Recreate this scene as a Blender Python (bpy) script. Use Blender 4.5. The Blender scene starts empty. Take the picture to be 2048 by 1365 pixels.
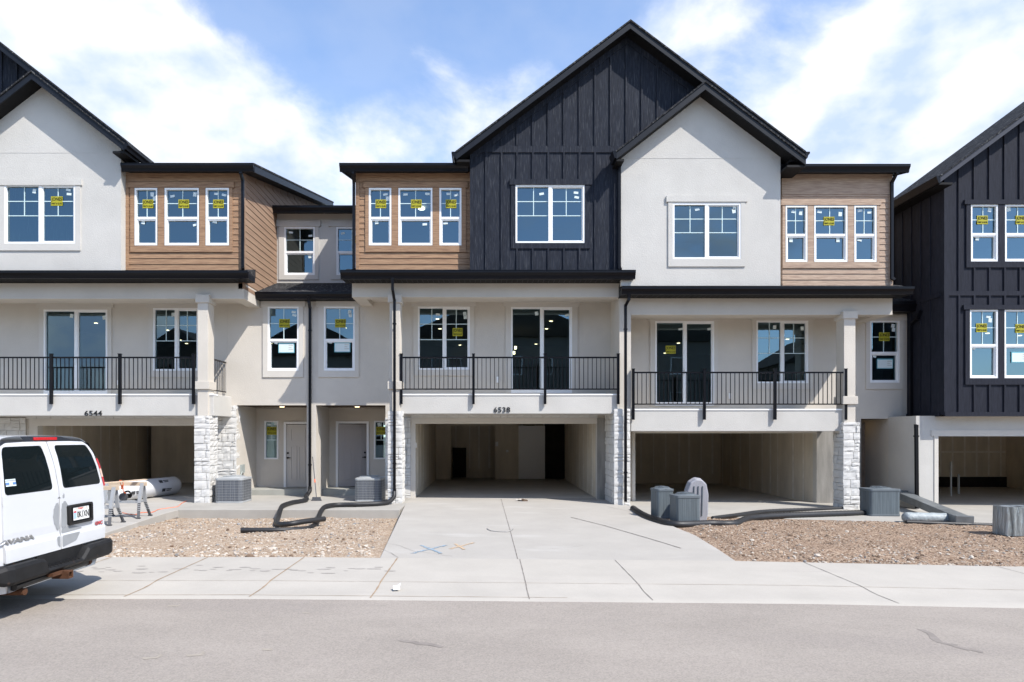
import bpy, bmesh, math, random
from mathutils import Vector, Matrix, noise as mnoise
random.seed(7)
C = bpy.context.scene.collection
SC = bpy.context.scene
# ------------------------------------------------------------------ camera model (metres measured from the photograph)
CX, HY, FPX, CZ = 975.0, 866.0, 1300.0, 2.03
def X(px, D): return (px - CX) * D / FPX
def Z(py, D): return CZ + (HY - py) * D / FPX
def zoff(x):
    x = max(-3.0, min(14.0, x))
    return -0.009 * (min(x, 4.0) + 3.0) - 0.02 * max(0.0, x - 4.0)
def GD(py, z=0.0): return (CZ - z) * FPX / (py - HY)          # depth of a ground pixel
def G(px, py, lift=0.0):
    z = 0.0
    for _ in range(4):
        D = GD(py, z + lift); x = X(px, D); z = zoff(x)
    return Vector((x, D, z + lift))
F, M, U, P = 18.84, 20.2, 21.8, 21.9                            # facade planes

# ------------------------------------------------------------------ materials
def mat(name, base=(.5, .5, .5), rough=.8, spec=.3, metal=0.0, var=0.0, vscale=3.0, bump=0.0, bscale=60.0, dark=None, stretch=(1, 1, 1), coat=0.0, detail=6.0, bstretch=None, bdist=.01, mottle=None):
    m = bpy.data.materials.new(name); m.use_nodes = True
    nt = m.node_tree; N = nt.nodes; L = nt.links
    b = N['Principled BSDF']
    b.inputs['Base Color'].default_value = (*base, 1); b.inputs['Roughness'].default_value = rough
    b.inputs['Specular IOR Level'].default_value = spec; b.inputs['Metallic'].default_value = metal
    b.inputs['Coat Weight'].default_value = coat; b.inputs['Coat Roughness'].default_value = .08
    tc = N.new('ShaderNodeTexCoord')
    def mapped(s):
        mp = N.new('ShaderNodeMapping'); mp.inputs['Scale'].default_value = s
        L.new(tc.outputs['Object'], mp.inputs['Vector']); return mp.outputs['Vector']
    if dark is None: dark = tuple(c * (1 - var) for c in base)
    if var > 0:
        n = N.new('ShaderNodeTexNoise'); n.inputs['Scale'].default_value = vscale; n.inputs['Detail'].default_value = detail
        n.inputs['Roughness'].default_value = .62
        L.new(mapped(stretch), n.inputs['Vector'])
        r = N.new('ShaderNodeValToRGB'); r.color_ramp.elements[0].position = .34; r.color_ramp.elements[1].position = .66
        r.color_ramp.elements[0].color = (*dark, 1); r.color_ramp.elements[1].color = (*base, 1)
        L.new(n.outputs['Fac'], r.inputs['Fac'])
        col = r.outputs['Color']
        if mottle:
            n2 = N.new('ShaderNodeTexNoise'); n2.inputs['Scale'].default_value = mottle[0]; n2.inputs['Detail'].default_value = 5
            L.new(mapped(mottle[3] if len(mottle) > 3 else (1, 1, 1)), n2.inputs['Vector'])
            r2 = N.new('ShaderNodeValToRGB'); r2.color_ramp.elements[0].position = mottle[2]; r2.color_ramp.elements[1].position = mottle[2] + .12
            r2.color_ramp.elements[0].color = (0, 0, 0, 1); r2.color_ramp.elements[1].color = (1, 1, 1, 1)
            L.new(n2.outputs['Fac'], r2.inputs['Fac'])
            mx = N.new('ShaderNodeMix'); mx.data_type = 'RGBA'
            mx.inputs['B'].default_value = (*mottle[1], 1)
            L.new(r2.outputs['Color'], mx.inputs['Factor']); L.new(col, mx.inputs['A']); col = mx.outputs['Result']
        L.new(col, b.inputs['Base Color'])
    if bump > 0:
        n = N.new('ShaderNodeTexNoise'); n.inputs['Scale'].default_value = bscale; n.inputs['Detail'].default_value = 4
        L.new(mapped(bstretch or (1, 1, 1)), n.inputs['Vector'])
        bp = N.new('ShaderNodeBump'); bp.inputs['Strength'].default_value = bump; bp.inputs['Distance'].default_value = bdist
        L.new(n.outputs['Fac'], bp.inputs['Height']); L.new(bp.outputs['Normal'], b.inputs['Normal'])
    return m
def emit(name, col, s):
    m = bpy.data.materials.new(name); m.use_nodes = True
    b = m.node_tree.nodes['Principled BSDF']; b.inputs['Base Color'].default_value = (*col, 1)
    b.inputs['Emission Color'].default_value = (*col, 1); b.inputs['Emission Strength'].default_value = s
    return m
def glass(name, tint, refl):
    m = bpy.data.materials.new(name); m.use_nodes = True
    nt = m.node_tree; N = nt.nodes; L = nt.links
    N.remove(N['Principled BSDF'])
    t = N.new('ShaderNodeBsdfTransparent'); t.inputs['Color'].default_value = (*tint, 1)
    g = N.new('ShaderNodeBsdfGlossy'); g.inputs['Roughness'].default_value = 0.0; g.inputs['Color'].default_value = (.60, .86, 1, 1)
    tc = N.new('ShaderNodeTexCoord'); n = N.new('ShaderNodeTexNoise'); n.inputs['Scale'].default_value = .9; n.inputs['Detail'].default_value = 1
    bp = N.new('ShaderNodeBump'); bp.inputs['Strength'].default_value = .035; bp.inputs['Distance'].default_value = .05
    L.new(tc.outputs['Object'], n.inputs['Vector']); L.new(n.outputs['Fac'], bp.inputs['Height']); L.new(bp.outputs['Normal'], g.inputs['Normal'])
    fr = N.new('ShaderNodeFresnel'); fr.inputs['IOR'].default_value = 1.5
    ad = N.new('ShaderNodeMath'); ad.operation = 'ADD'; ad.inputs[1].default_value = refl; ad.use_clamp = True
    L.new(fr.outputs['Fac'], ad.inputs[0])
    mx = N.new('ShaderNodeMixShader'); L.new(ad.outputs[0], mx.inputs['Fac']); L.new(t.outputs[0], mx.inputs[1]); L.new(g.outputs[0], mx.inputs[2])
    L.new(mx.outputs[0], N['Material Output'].inputs['Surface'])
    return m
STUCCO = mat('white_stucco', (.535, .515, .478), .92, .15, var=.1, vscale=.9, bump=.55, bscale=38, bdist=.012)
CREAM = mat('cream_stucco', (.575, .53, .465), .92, .15, var=.09, vscale=.9, bump=.5, bscale=42, bdist=.012)
TRIM = mat('stucco_trim', (.575, .54, .485), .9, .15, var=.04, vscale=3, bump=.4, bscale=60, bdist=.008)
BROWN = mat('brown_wood_siding', (.37, .232, .138), .75, .25, var=.4, vscale=5, dark=(.225, .132, .08), stretch=(.55, 2, 7), bump=.4, bscale=30, bstretch=(.4, 2, 8), bdist=.006, mottle=(3.5, (.14, .075, .05), .62, (.4, 2, 9)))
BROWN_SIDE = mat('brown_wood_planks', (.33, .222, .15), .75, .25, var=.3, vscale=3, dark=(.25, .16, .108), stretch=(2, .4, 5), bump=.25, bscale=20, bstretch=(2, .4, 6), bdist=.005)
BROWN_PALE = mat('weathered_wood_siding', (.47, .355, .262), .78, .25, var=.4, vscale=6, dark=(.29, .2, .15), stretch=(.5, 2, 8), bump=.5, bscale=30, bstretch=(.4, 2, 8), bdist=.006, mottle=(3.5, (.27, .18, .14), .6, (.4, 2, 9)))
NAVY = mat('navy_wood_siding', (.023, .027, .039), .68, .12, var=.45, vscale=6, stretch=(7, 2, .5), bump=.7, bscale=26, bstretch=(8, 2, .5), bdist=.008, mottle=(6, (.06, .064, .074), .57, (12, 2, .5)))
NAVY4 = mat('charcoal_wood_siding', (.026, .028, .039), .66, .12, var=.4, vscale=6, stretch=(7, 2, .5), bump=.6, bscale=26, bstretch=(8, 2, .5), bdist=.008, mottle=(9, (.07, .068, .07), .68, (7, 2, .8)))
BLACK = mat('black_metal', (.006, .006, .008), .3, .2, var=.2, vscale=4)
FASCIA = mat('dark_fascia', (.011, .013, .018), .45, .2, var=.2, vscale=4)
SOFFIT = mat('dark_soffit', (.012, .0115, .012), .6, .15, var=.2, vscale=9, stretch=(9, .3, 1))
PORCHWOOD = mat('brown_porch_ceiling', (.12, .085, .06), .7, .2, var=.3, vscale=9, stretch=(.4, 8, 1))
SHINGLE = mat('asphalt_shingles', (.05, .05, .053), .95, .08, var=.75, vscale=7, bump=.9, bscale=12, stretch=(2.2, .8, 2.2), bstretch=(2.2, .8, 2.2), bdist=.03, mottle=(5.5, (.12, .12, .118), .56, (3, .9, 3)))
WHITE = mat('white_vinyl', (.8, .8, .79), .45, .4)
MUNTIN = mat('pale_grille', (.55, .68, .68), .5, .4)
GLASS = glass('window_glass', (.50, .69, .74), .125)
CONC = mat('driveway_concrete', (.40, .375, .34), .9, .2, var=.14, vscale=.9, bump=.25, bscale=70, detail=9, bdist=.006, mottle=(.55, (.44, .42, .39), .58, (1, 2.2, 1)))
WALK = mat('pavement_concrete', (.435, .405, .36), .9, .2, var=.15, vscale=1.0, bump=.25, bscale=70, detail=9, bdist=.006, mottle=(.9, (.375, .345, .31), .6, (.5, 3.0, 1)))
SLAB = mat('slab_concrete', (.38, .36, .325), .9, .2, var=.14, vscale=1.2, bump=.25, bscale=60, detail=8)
SLABGREY = mat('slab_edge_concrete', (.33, .33, .30), .9, .2, var=.14, vscale=2.2, bump=.25, bscale=60, detail=8)
DRYWALL = mat('unpainted_drywall', (.70, .62, .50), .95, .1, var=.18, vscale=2.2, stretch=(1, 1, .3))
ROOM = mat('room_paint', (.30, .29, .27), .95, .1)
MUD = mat('joint_compound', (.82, .76, .67), .95, .1, var=.2, vscale=4)
GFLOOR = mat('garage_floor_concrete', (.46, .44, .40), .8, .25, var=.15, vscale=1)
STEM_AND_DARK = mat('stem_wall_and_painted_dark', (.035, .03, .027), .95, .1, var=.3)  # stem walls, and also the flat sheets painted dark for unlit openings
WEATHER = mat('weathered_plaster', (.3, .285, .26), .92, .15, var=.35, vscale=1.6, stretch=(3, 3, .5), bump=.3, bscale=30)
STONE = mat('white_ledge_stone', (.62, .605, .575), .9, .2, var=.1, vscale=5, bump=.4, bscale=22, detail=8, bdist=.008, mottle=(2.2, (.53, .51, .48), .62))
GROUT = mat('stone_mortar', (.5, .47, .42), .95, .1, var=.2)
DOOR = mat('door_paint', (.56, .52, .47), .55, .35)
DOORGREY = mat('grey_door_paint', (.42, .39, .375), .55, .35)
LIGHT = emit('warm_downlight', (1, .72, .42), 3)
YELLOW = mat('yellow_sticker', (.36, .33, .02), .6, .3)
INK = mat('black_ink', (.012, .012, .012), .7, .2)
PAPER = mat('white_paper', (.62, .70, .70), .7, .2)
TEALTAPE = mat('blue_tape', (.12, .38, .45), .7, .2)
NUMERAL = mat('black_numeral', (.02, .02, .02), .45, .4)

# ------------------------------------------------------------------ mesh builder
class MB:
    def __init__(s): s.v = []; s.f = []; s.m = []
    def add(s, vs, fs, mi=0):
        b = len(s.v); s.v += [tuple(v) for v in vs]
        for f in fs: s.f.append([b + i for i in f]); s.m.append(mi)
    def box(s, x0, x1, y0, y1, z0, z1, mi=0):
        if x0 > x1: x0, x1 = x1, x0
        if y0 > y1: y0, y1 = y1, y0
        if z0 > z1: z0, z1 = z1, z0
        s.add([(x0, y0, z0), (x1, y0, z0), (x1, y1, z0), (x0, y1, z0), (x0, y0, z1), (x1, y0, z1), (x1, y1, z1), (x0, y1, z1)],
              [(0, 1, 5, 4), (1, 2, 6, 5), (2, 3, 7, 6), (3, 0, 4, 7), (4, 5, 6, 7), (3, 2, 1, 0)], mi)
    def obox(s, c, ax, ay, az, mi=0):                          # oriented box: centre and three half-axis vectors
        c = Vector(c); ax, ay, az = Vector(ax), Vector(ay), Vector(az)
        vs = [c + sx * ax + sy * ay + sz * az for sz in (-1, 1) for sx, sy in ((-1, -1), (1, -1), (1, 1), (-1, 1))]
        s.add(vs, [(3, 2, 1, 0), (4, 5, 6, 7), (0, 1, 5, 4), (1, 2, 6, 5), (2, 3, 7, 6), (3, 0, 4, 7)], mi)
    def bar(s, a, b, w, t, mi=0, up=(0, 0, 1)):                # straight bar from a to b
        a, b = Vector(a), Vector(b); d = (b - a); l = d.length; d.normalize()
        u = Vector(up); sd = d.cross(u)
        if sd.length < 1e-4: sd = d.cross(Vector((1, 0, 0)))
        sd.normalize(); u = sd.cross(d)
        s.obox((a + b) / 2, d * l / 2, sd * w / 2, u * t / 2, mi)
    def prism_y(s, pts, y0, y1, mi=0):                         # polygon in (x,z) extruded along y
        n = len(pts)
        s.add([(x, y0, z) for x, z in pts] + [(x, y1, z) for x, z in pts],
              [list(range(n)), list(range(2 * n - 1, n - 1, -1))] + [(i, i + n, (i + 1) % n + n, (i + 1) % n) for i in range(n)], mi)
    def prism_x(s, pts, x0, x1, mi=0):                         # polygon in (y,z) extruded along x
        n = len(pts)
        s.add([(x0, y, z) for y, z in pts] + [(x1, y, z) for y, z in pts],
              [list(range(n - 1, -1, -1)), list(range(n, 2 * n))] + [((i + 1) % n, (i + 1) % n + n, i + n, i) for i in range(n)], mi)
    def prism_z(s, pts, z0, z1, mi=0):
        n = len(pts)
        s.add([(x, y, z0) for x, y in pts] + [(x, y, z1) for x, y in pts],
              [list(range(n - 1, -1, -1)), list(range(n, 2 * n))] + [(i, (i + 1) % n, (i + 1) % n + n, i + n) for i in range(n)], mi)
    def tube(s, path, r, n=8, mi=0, cap=True, rf=None):
        path = [Vector(p) for p in path]; rings = []
        up = Vector((0, 0, 1))
        for i, p in enumerate(path):
            d = (path[min(i + 1, len(path) - 1)] - path[max(i - 1, 0)]).normalized()
            sd = d.cross(up)
            if sd.length < .2: sd = d.cross(Vector((0, 1, 0)))
            sd.normalize(); u = sd.cross(d)
            rr = rf(i) if rf else r
            rings.append([p + (sd * math.cos(2 * math.pi * (k + .5) / n) + u * math.sin(2 * math.pi * (k + .5) / n)) * rr for k in range(n)])
        vs = [q for ring in rings for q in ring]; fs = []
        for i in range(len(path) - 1):
            for k in range(n):
                a = i * n + k; b = i * n + (k + 1) % n
                fs.append((a, b, b + n, a + n))
        if cap: fs += [list(range(n - 1, -1, -1)), list(range((len(path) - 1) * n, len(path) * n))]
        s.add(vs, fs, mi)
    def disc(s, c, r, h, n=20, mi=0, r2=None):
        r2 = r if r2 is None else r2
        vs = [(c[0] + r * math.cos(2 * math.pi * k / n), c[1] + r * math.sin(2 * math.pi * k / n), c[2]) for k in range(n)]
        vs += [(c[0] + r2 * math.cos(2 * math.pi * k / n), c[1] + r2 * math.sin(2 * math.pi * k / n), c[2] + h) for k in range(n)]
        s.add(vs, [list(range(n - 1, -1, -1)), list(range(n, 2 * n))] + [(k, (k + 1) % n, (k + 1) % n + n, k + n) for k in range(n)], mi)
    def build(s, name, mats, parent=None, smooth=False, bevel=0.0, loc=None):
        me = bpy.data.meshes.new(name); me.from_pydata(s.v, [], s.f)
        if not isinstance(mats, (list, tuple)): mats = [mats]
        for m in mats: me.materials.append(m)
        me.polygons.foreach_set('material_index', s.m)
        me.polygons.foreach_set('use_smooth', [smooth] * len(me.polygons))
        me.update()
        o = bpy.data.objects.new(name, me); C.objects.link(o)
        if parent is not None: o.parent = parent
        if loc is not None: o.location = loc
        if bevel > 0:
            b = o.modifiers.new('bevel', 'BEVEL'); b.width = bevel; b.segments = 2; b.limit_method = 'ANGLE'
        return o
def thing(name, label, cat, group=None):
    o = bpy.data.objects.new(name, None); C.objects.link(o); o['label'] = label; o['category'] = cat
    o.empty_display_size = .3
    if group: o['group'] = group
    return o
def tag(o, label, cat, group=None):
    o['label'] = label; o['category'] = cat
    if group: o['group'] = group
    return o
def struct(o): o['kind'] = 'structure'; return o
_txt = {}
def text_mesh(t, bold):
    if (t, bold) not in _txt:
        cu = bpy.data.curves.new('t', 'FONT'); cu.body = t; cu.size = 1; cu.align_x = 'CENTER'; cu.align_y = 'CENTER'
        cu.offset = bold; cu.extrude = 0.01; cu.resolution_u = 3
        ob = bpy.data.objects.new('t', cu); C.objects.link(ob)
        me = bpy.data.meshes.new_from_object(ob)
        vs = [v.co.copy() for v in me.vertices]; fs = [list(p.vertices) for p in me.polygons]
        bpy.data.objects.remove(ob); bpy.data.curves.remove(cu); bpy.data.meshes.remove(me)
        xs = [v.x for v in vs]; ys = [v.y for v in vs]
        cx, cy = (min(xs) + max(xs)) / 2, (min(ys) + max(ys)) / 2
        _txt[(t, bold)] = ([((v.x - cx), (v.y - cy), v.z) for v in vs], fs, max(xs) - min(xs), max(ys) - min(ys))
    return _txt[(t, bold)]
def add_text(mb, t, mp, w, h, mi, bold=.02, depth=.004):
    vs, fs, tw, th = text_mesh(t, bold)
    mb.add([mp(v[0] * w / tw, v[1] * h / th, (v[2] + .01) / .02 * depth) for v in vs], fs, mi)

# ------------------------------------------------------------------ wall helpers (planes facing the street, y = D)
def wall(mb, x0, x1, z0, z1, y, th, holes=(), mi=0):
    hs = [(max(a, x0), max(b, z0), min(c, x1), min(d, z1)) for a, b, c, d in holes]
    hs = [h for h in hs if h[0] < h[2] and h[1] < h[3]]
    xs = sorted({x0, x1, *[h[0] for h in hs], *[h[2] for h in hs]}); zs = sorted({z0, z1, *[h[1] for h in hs], *[h[3] for h in hs]})
    for i in range(len(xs) - 1):
        for j in range(len(zs) - 1):
            cx, cz = (xs[i] + xs[i + 1]) / 2, (zs[j] + zs[j + 1]) / 2
            if any(h[0] < cx < h[2] and h[1] < cz < h[3] for h in hs): continue
            a, b, c, d = xs[i], xs[i + 1], zs[j], zs[j + 1]
            mb.add([(a, y, c), (b, y, c), (b, y, d), (a, y, d)], [(0, 1, 2, 3)], mi)
            mb.add([(a, y + th, c), (b, y + th, c), (b, y + th, d), (a, y + th, d)], [(3, 2, 1, 0)], mi)
    def rim(a, c, b, d, inward):
        q = [(a, y, c), (b, y, c), (b, y, d), (a, y, d), (a, y + th, c), (b, y + th, c), (b, y + th, d), (a, y + th, d)]
        fs = [(0, 4, 5, 1), (1, 5, 6, 2), (2, 6, 7, 3), (3, 7, 4, 0)]
        mb.add(q, [f[::-1] for f in fs] if inward else fs, mi)
    rim(x0, z0, x1, z1, False)
    for h in hs: rim(h[0], h[1], h[2], h[3], True)
def lap(mb, x0, x1, z0, z1, y, holes=(), exp=.172, mi=0, t=.018):
    z = z0
    zc = []
    while z < z1 - .01: zc.append((z, min(z + exp, z1))); z += exp
    for a, b in zc:
        cuts = sorted({a, b, *[h[1] for h in holes if a < h[1] < b], *[h[3] for h in holes if a < h[3] < b]})
        for k in range(len(cuts) - 1):
            c, d = cuts[k], cuts[k + 1]; mid = (c + d) / 2
            xs = [x0]
            seg = [(x0, x1)]
            for h in holes:
                if h[1] < mid < h[3]:
                    ns = []
                    for p, q in seg:
                        if h[0] > p: ns.append((p, min(q, h[0])))
                        if h[2] < q: ns.append((max(p, h[2]), q))
                    seg = [(p, q) for p, q in ns if q - p > 1e-4]
            for p, q in seg:
                yc = y - .004 - t * (1 - (c - a) / exp); yd = y - .004 - t * (1 - (d - a) / exp)
                mb.add([(p, yc, c), (q, yc, c), (q, yd, d), (p, yd, d), (p, y, c), (q, y, c), (p, y, d), (q, y, d)],
                       [(0, 1, 2, 3), (4, 5, 1, 0), (0, 3, 6, 4), (1, 5, 7, 2)], mi)
def gutter(parent, x0, x1, D, zt, zb, name='gutter', m=None):
    h = zt - zb; mb = MB()
    pr = [(0, -h), (-.055, -h), (-.075, -h * .62), (-.125, -h * .3), (-.125, -.012), (-.135, -.012), (-.135, 0), (-.11, 0), (-.11, -.03), (0, -.03)]
    mb.prism_x([(D + .135 + a, zt + b) for a, b in pr], x0, x1)
    return mb.build(name, m or BLACK, parent)
def room(parent, x0, x1, y0, y1, z0, z1, m=None, lights=(), name='interior'):
    mb = MB()
    mb.add([(x0, y0, z0), (x1, y0, z0), (x1, y1, z0), (x0, y1, z0), (x0, y0, z1), (x1, y0, z1), (x1, y1, z1), (x0, y1, z1)],
           [(3, 2, 1, 0)[::-1], (4, 7, 6, 5), (2, 3, 7, 6), (0, 4, 7, 3), (1, 2, 6, 5)])
    o = mb.build(name, m or ROOM, parent)
    for lx, ly in lights:
        k_ = (z1 - CZ) / (z1 - .27 - CZ) if z1 > 4 else 1; lx *= k_; ly *= k_
        b = MB(); b.disc((lx, ly, z1 - .02), .06, .012, 14); b.build('ceiling_light', LIGHT, o)
    return o
def hole(D, a, b, c, d): return (X(a, D), Z(d, D), X(c, D), Z(b, D))
def sticker(parent, x, y, z, w, h, kind):
    mb = MB(); mp = lambda a, b, c: (x + a, y - .004 - c, z + b)
    if kind == 'brand':
        mb.box(x - w / 2, x + w / 2, y - .003, y, z - h / 2, z + h / 2, 0)
        add_text(mb, 'JONES', lambda a, b, c: (x + a, y - .0035 - c, z + h * .16 + b), w * .92, h * .46, 1, .012)
        add_text(mb, 'PAINT & GLASS', lambda a, b, c: (x + a, y - .0035 - c, z - h * .27 + b), w * .9, h * .2, 1, .0)
        return mb.build('sticker', [YELLOW, INK], parent)
    if kind == 'sheet':
        mb.box(x - w / 2, x + w / 2, y - .002, y, z - h / 2, z + h / 2, 1)
        mb.box(x - w * .46, x + w * .46, y - .004, y - .0025, z - h * .44, z + h * .40, 0)
        for k in range(3):
            mb.box(x + w * .14, x + w * (.42 - .1 * (k % 2)), y - .006, y - .0045, z + h * (.22 - .2 * k), z + h * (.27 - .2 * k), 2)
        return mb.build('notice', [PAPER, TEALTAPE, GROUT], parent)
    an = random.uniform(-.25, .25); c, s_ = math.cos(an), math.sin(an)
    q = [(-w / 2, -h / 2), (w / 2, -h / 2), (w / 2, h / 2), (-w / 2, h / 2)]
    mb.prism_y([(x + a * c - b * s_, z + a * s_ + b * c) for a, b in q], y - .004, y)
    return mb.build('label_tag', PAPER, parent)
def window(parent, D, a, b, c, d, kind, brand=None, sheet=None, tags=(), trim=None, trimm=None, fr=.05, name='window'):
    x0, z0, x1, z1 = hole(D, a, b, c, d); w, h = x1 - x0, z1 - z0
    yf, yb, yg = D - .025, D + .09, D + .045
    mb = MB(); gl = MB(); mu = MB()
    def ring(p, q, r, s_, t, y0, y1):
        mb.box(p, p + t, y0, y1, q, s_); mb.box(r - t, r, y0, y1, q, s_)
        mb.box(p + t, r - t, y0, y1, s_ - t, s_); mb.box(p + t, r - t, y0, y1, q, q + t)
    ring(x0, z0, x1, z1, fr, yf, yb)
    mt = .011
    if kind == 'hung':
        zm = z0 + h * .48
        mb.box(x0 + fr, x1 - fr, yf + .012, yb - .004, zm - .035, zm + .035)
        ring(x0 + fr, z0 + fr, x1 - fr, zm - .035, .035, yf + .03, yb - .006)
        gl.add([(x0 + fr, yg, zm), (x1 - fr, yg, zm), (x1 - fr, yg, z1 - fr), (x0 + fr, yg, z1 - fr)], [(0, 1, 2, 3)])
        gl.add([(x0 + fr, yg + .015, z0 + fr), (x1 - fr, yg + .015, z0 + fr), (x1 - fr, yg + .015, zm), (x0 + fr, yg + .015, zm)], [(0, 1, 2, 3)])
        xm = (x0 + x1) / 2; zz = (zm + z1) / 2 + .0
        mu.box(xm - mt, xm + mt, yg - .014, yg - .004, zm + .035, z1 - fr); mu.box(x0 + fr, x1 - fr, yg - .0145, yg - .0035, zz - mt, zz + mt)
    elif kind in ('slider', 'door'):
        xm = (x0 + x1) / 2
        if kind == 'door': mb.box(x0 + fr, x1 - fr, yf, yb + .003, z0 + fr, z0 + fr + .06)
        mb.box(xm - .045, xm + .045, yf + .01, yb - .004, z0 + fr, z1 - fr)
        ring(xm + .045, z0 + fr, x1 - fr, z1 - fr, .03, yf + .03, yb - .006)
        for p, q in ((x0 + fr, xm), (xm, x1 - fr)):
            gl.add([(p, yg, z0 + fr), (q, yg, z0 + fr), (q, yg, z1 - fr), (p, yg, z1 - fr)], [(0, 1, 2, 3)])
            if kind == 'slider':
                zm = z0 + h * .48; pm = (p + q) / 2
                mu.box(p, q, yg - .0145, yg - .0035, zm - mt, zm + mt); zz = (zm + z1 - fr) / 2
                mu.box(p, q, yg - .0145, yg - .0035, zz - mt, zz + mt); mu.box(pm - mt, pm + mt, yg - .014, yg - .004, zm + mt, z1 - fr)
        if kind == 'door':
            mb.box(xm - .012, xm + .012, yf - .03, yf + .01, z0 + .95, z0 + 1.2)
    elif kind == 'side':
        gl.add([(x0 + fr, yg, z0 + fr), (x1 - fr, yg, z0 + fr), (x1 - fr, yg, z1 - fr), (x0 + fr, yg, z1 - fr)], [(0, 1, 2, 3)])
        xm = (x0 + x1) / 2; zz = z0 + h * .5; zq = z0 + h * .75
        mu.box(xm - mt, xm + mt, yg - .014, yg - .004, zz, z1 - fr)
        for q in (zz, zq): mu.box(x0 + fr, x1 - fr, yg - .0145, yg - .0035, q - mt, q + mt)
    o = mb.build(name, WHITE, parent)
    gl.build('pane', GLASS, o)
    if mu.v: mu.build('muntin', MUNTIN, o)
    for br in (brand or []):
        fx, fz, sw = br; sticker(o, x0 + fx * w, yg - .016, z0 + fz * h, sw, sw * .8, 'brand')
    if sheet: sticker(o, x0 + sheet[0] * w, yg - .004, z0 + sheet[1] * h, sheet[2], sheet[2] * .62, 'sheet')
    for tx, tz in tags:
        big = random.random() < .4
        sticker(o, x0 + tx * w, yg - .004, z0 + tz * h, .1 if big else .13, .12 if big else .065, 'tag')
    if trim:
        ta, tb, tc_, td, th_, ext = trim                            # outer px rect, head height px, head extension px
        tx0, tz0, tx1, tz1 = hole(D, ta, tb, tc_, td); tm = MB(); hh = th_ * D / FPX; ex = ext * D / FPX
        tm.box(tx0, x0, D - .035, D + .02, tz0, tz1 - hh); tm.box(x1, tx1, D - .035, D + .02, tz0, tz1 - hh)
        tm.box(x0, x1, D - .0352, D + .02, z0, tz0)
        if tz1 - hh > z1 + .005: tm.box(x0, x1, D - .0352, D + .02, z1, tz1 - hh)
        tm.box(tx0 - ex, tx1 + ex, D - .055, D + .02, tz1 - hh, tz1)
        tm.build('trim', trimm or TRIM, o)
    return o
ACGREY2 = mat('grey_pvc_pipe', (.34, .35, .35), .5, .3)
def stone(mb, fmap, u0, u1, w0, w1, seed=1, hmin=.14, hmax=.26, rough=.010):
    rnd = random.Random(seed)
    w = w0
    while w < w1 - .01:
        h = min(rnd.uniform(hmin, hmax), w1 - w)
        if w1 - w - h < .05: h = w1 - w
        u = u0
        while u < u1 - .005:
            l = min(rnd.uniform(.18, .40), u1 - u)
            if u1 - u - l < .07: l = u1 - u
            subs = [(w, h)]
            if h > .14 and rnd.random() < .22: subs = [(w, h * .5), (w + h * .5, h * .5)]
            for ww, hh in subs:
                g = .006; a, b, c, d = u + g, u + l - g, ww + g, ww + hh - g
                base = rnd.uniform(.02, .045); nn = 4
                vs = []; fs = []
                for j in range(nn):
                    for i in range(nn):
                        e = (i in (0, nn - 1)) or (j in (0, nn - 1))
                        dd = base + (rnd.uniform(-rough, rough) if not e else rnd.uniform(-.014, -.004))
                        uu = a + (b - a) * i / (nn - 1) + (0 if i in (0, nn - 1) else rnd.uniform(-.012, .012)); vv = c + (d - c) * j / (nn - 1) + (rnd.uniform(-.004, .004))
                        vs.append(fmap(uu, vv, dd))
                for j in range(nn - 1):
                    for i in range(nn - 1): k = j * nn + i; fs.append((k, k + 1, k + nn + 1, k + nn))
                ed = [i for i in range(nn)] + [nn * j + nn - 1 for j in range(1, nn)] + [nn * (nn - 1) + i for i in range(nn - 2, -1, -1)] + [nn * j for j in range(nn - 2, 0, -1)]
                b0 = len(vs)
                for k in ed:
                    i, j = k % nn, k // nn
                    vs.append(fmap(a + (b - a) * i / (nn - 1), c + (d - c) * j / (nn - 1), -.01))
                ne = len(ed)
                for k in range(ne): fs.append((ed[(k + 1) % ne], ed[k], b0 + k, b0 + (k + 1) % ne))
                mb.add(vs, fs, 0)
            u += l
        w += h
def stone_pillar(parent, x0, x1, y0, y1, z0, z1, faces='flr', seed=1, name='stone_base'):
    mb = MB(); mb.box(x0 + .03, x1 - .03, y0 + .03, y1 - .01, z0, z1 - .002, 1)
    if 'f' in faces: stone(mb, lambda u, w, d: (u, y0 + .03 - d, w), x0, x1, z0, z1, seed)
    if 'r' in faces: stone(mb, lambda u, w, d: (x1 - .03 + d, u, w), y0 + .01, y1, z0, z1, seed + 1)
    if 'l' in faces: stone(mb, lambda u, w, d: (x0 + .03 - d, y0 + y1 - u, w), y0, y1 - .01, z0, z1, seed + 2)
    return mb.build(name, [STONE, GROUT], parent)
def downspout(parent, pts, w=.075):
    mb = MB()
    for a, b in zip(pts[:-1], pts[1:]): mb.bar(a, b, w, w * .8, up=(0, -1, 0))
    for p in pts[1:-1]: mb.obox(p, (w * .52, 0, 0), (0, w * .45, 0), (0, 0, w * .52))
    a, b = Vector(pts[-2]), Vector(pts[-1])
    if abs(a.x - b.x) < .02 and abs(a.z - b.z) > 1.2:
        for f in (.12, .85):
            q = a.lerp(b, f); mb.box(q.x - w * .68, q.x + w * .68, q.y - w * .5, q.y + w * .6, q.z - .02, q.z + .02)
    return mb.build('downspout', BLACK, parent)
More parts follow.
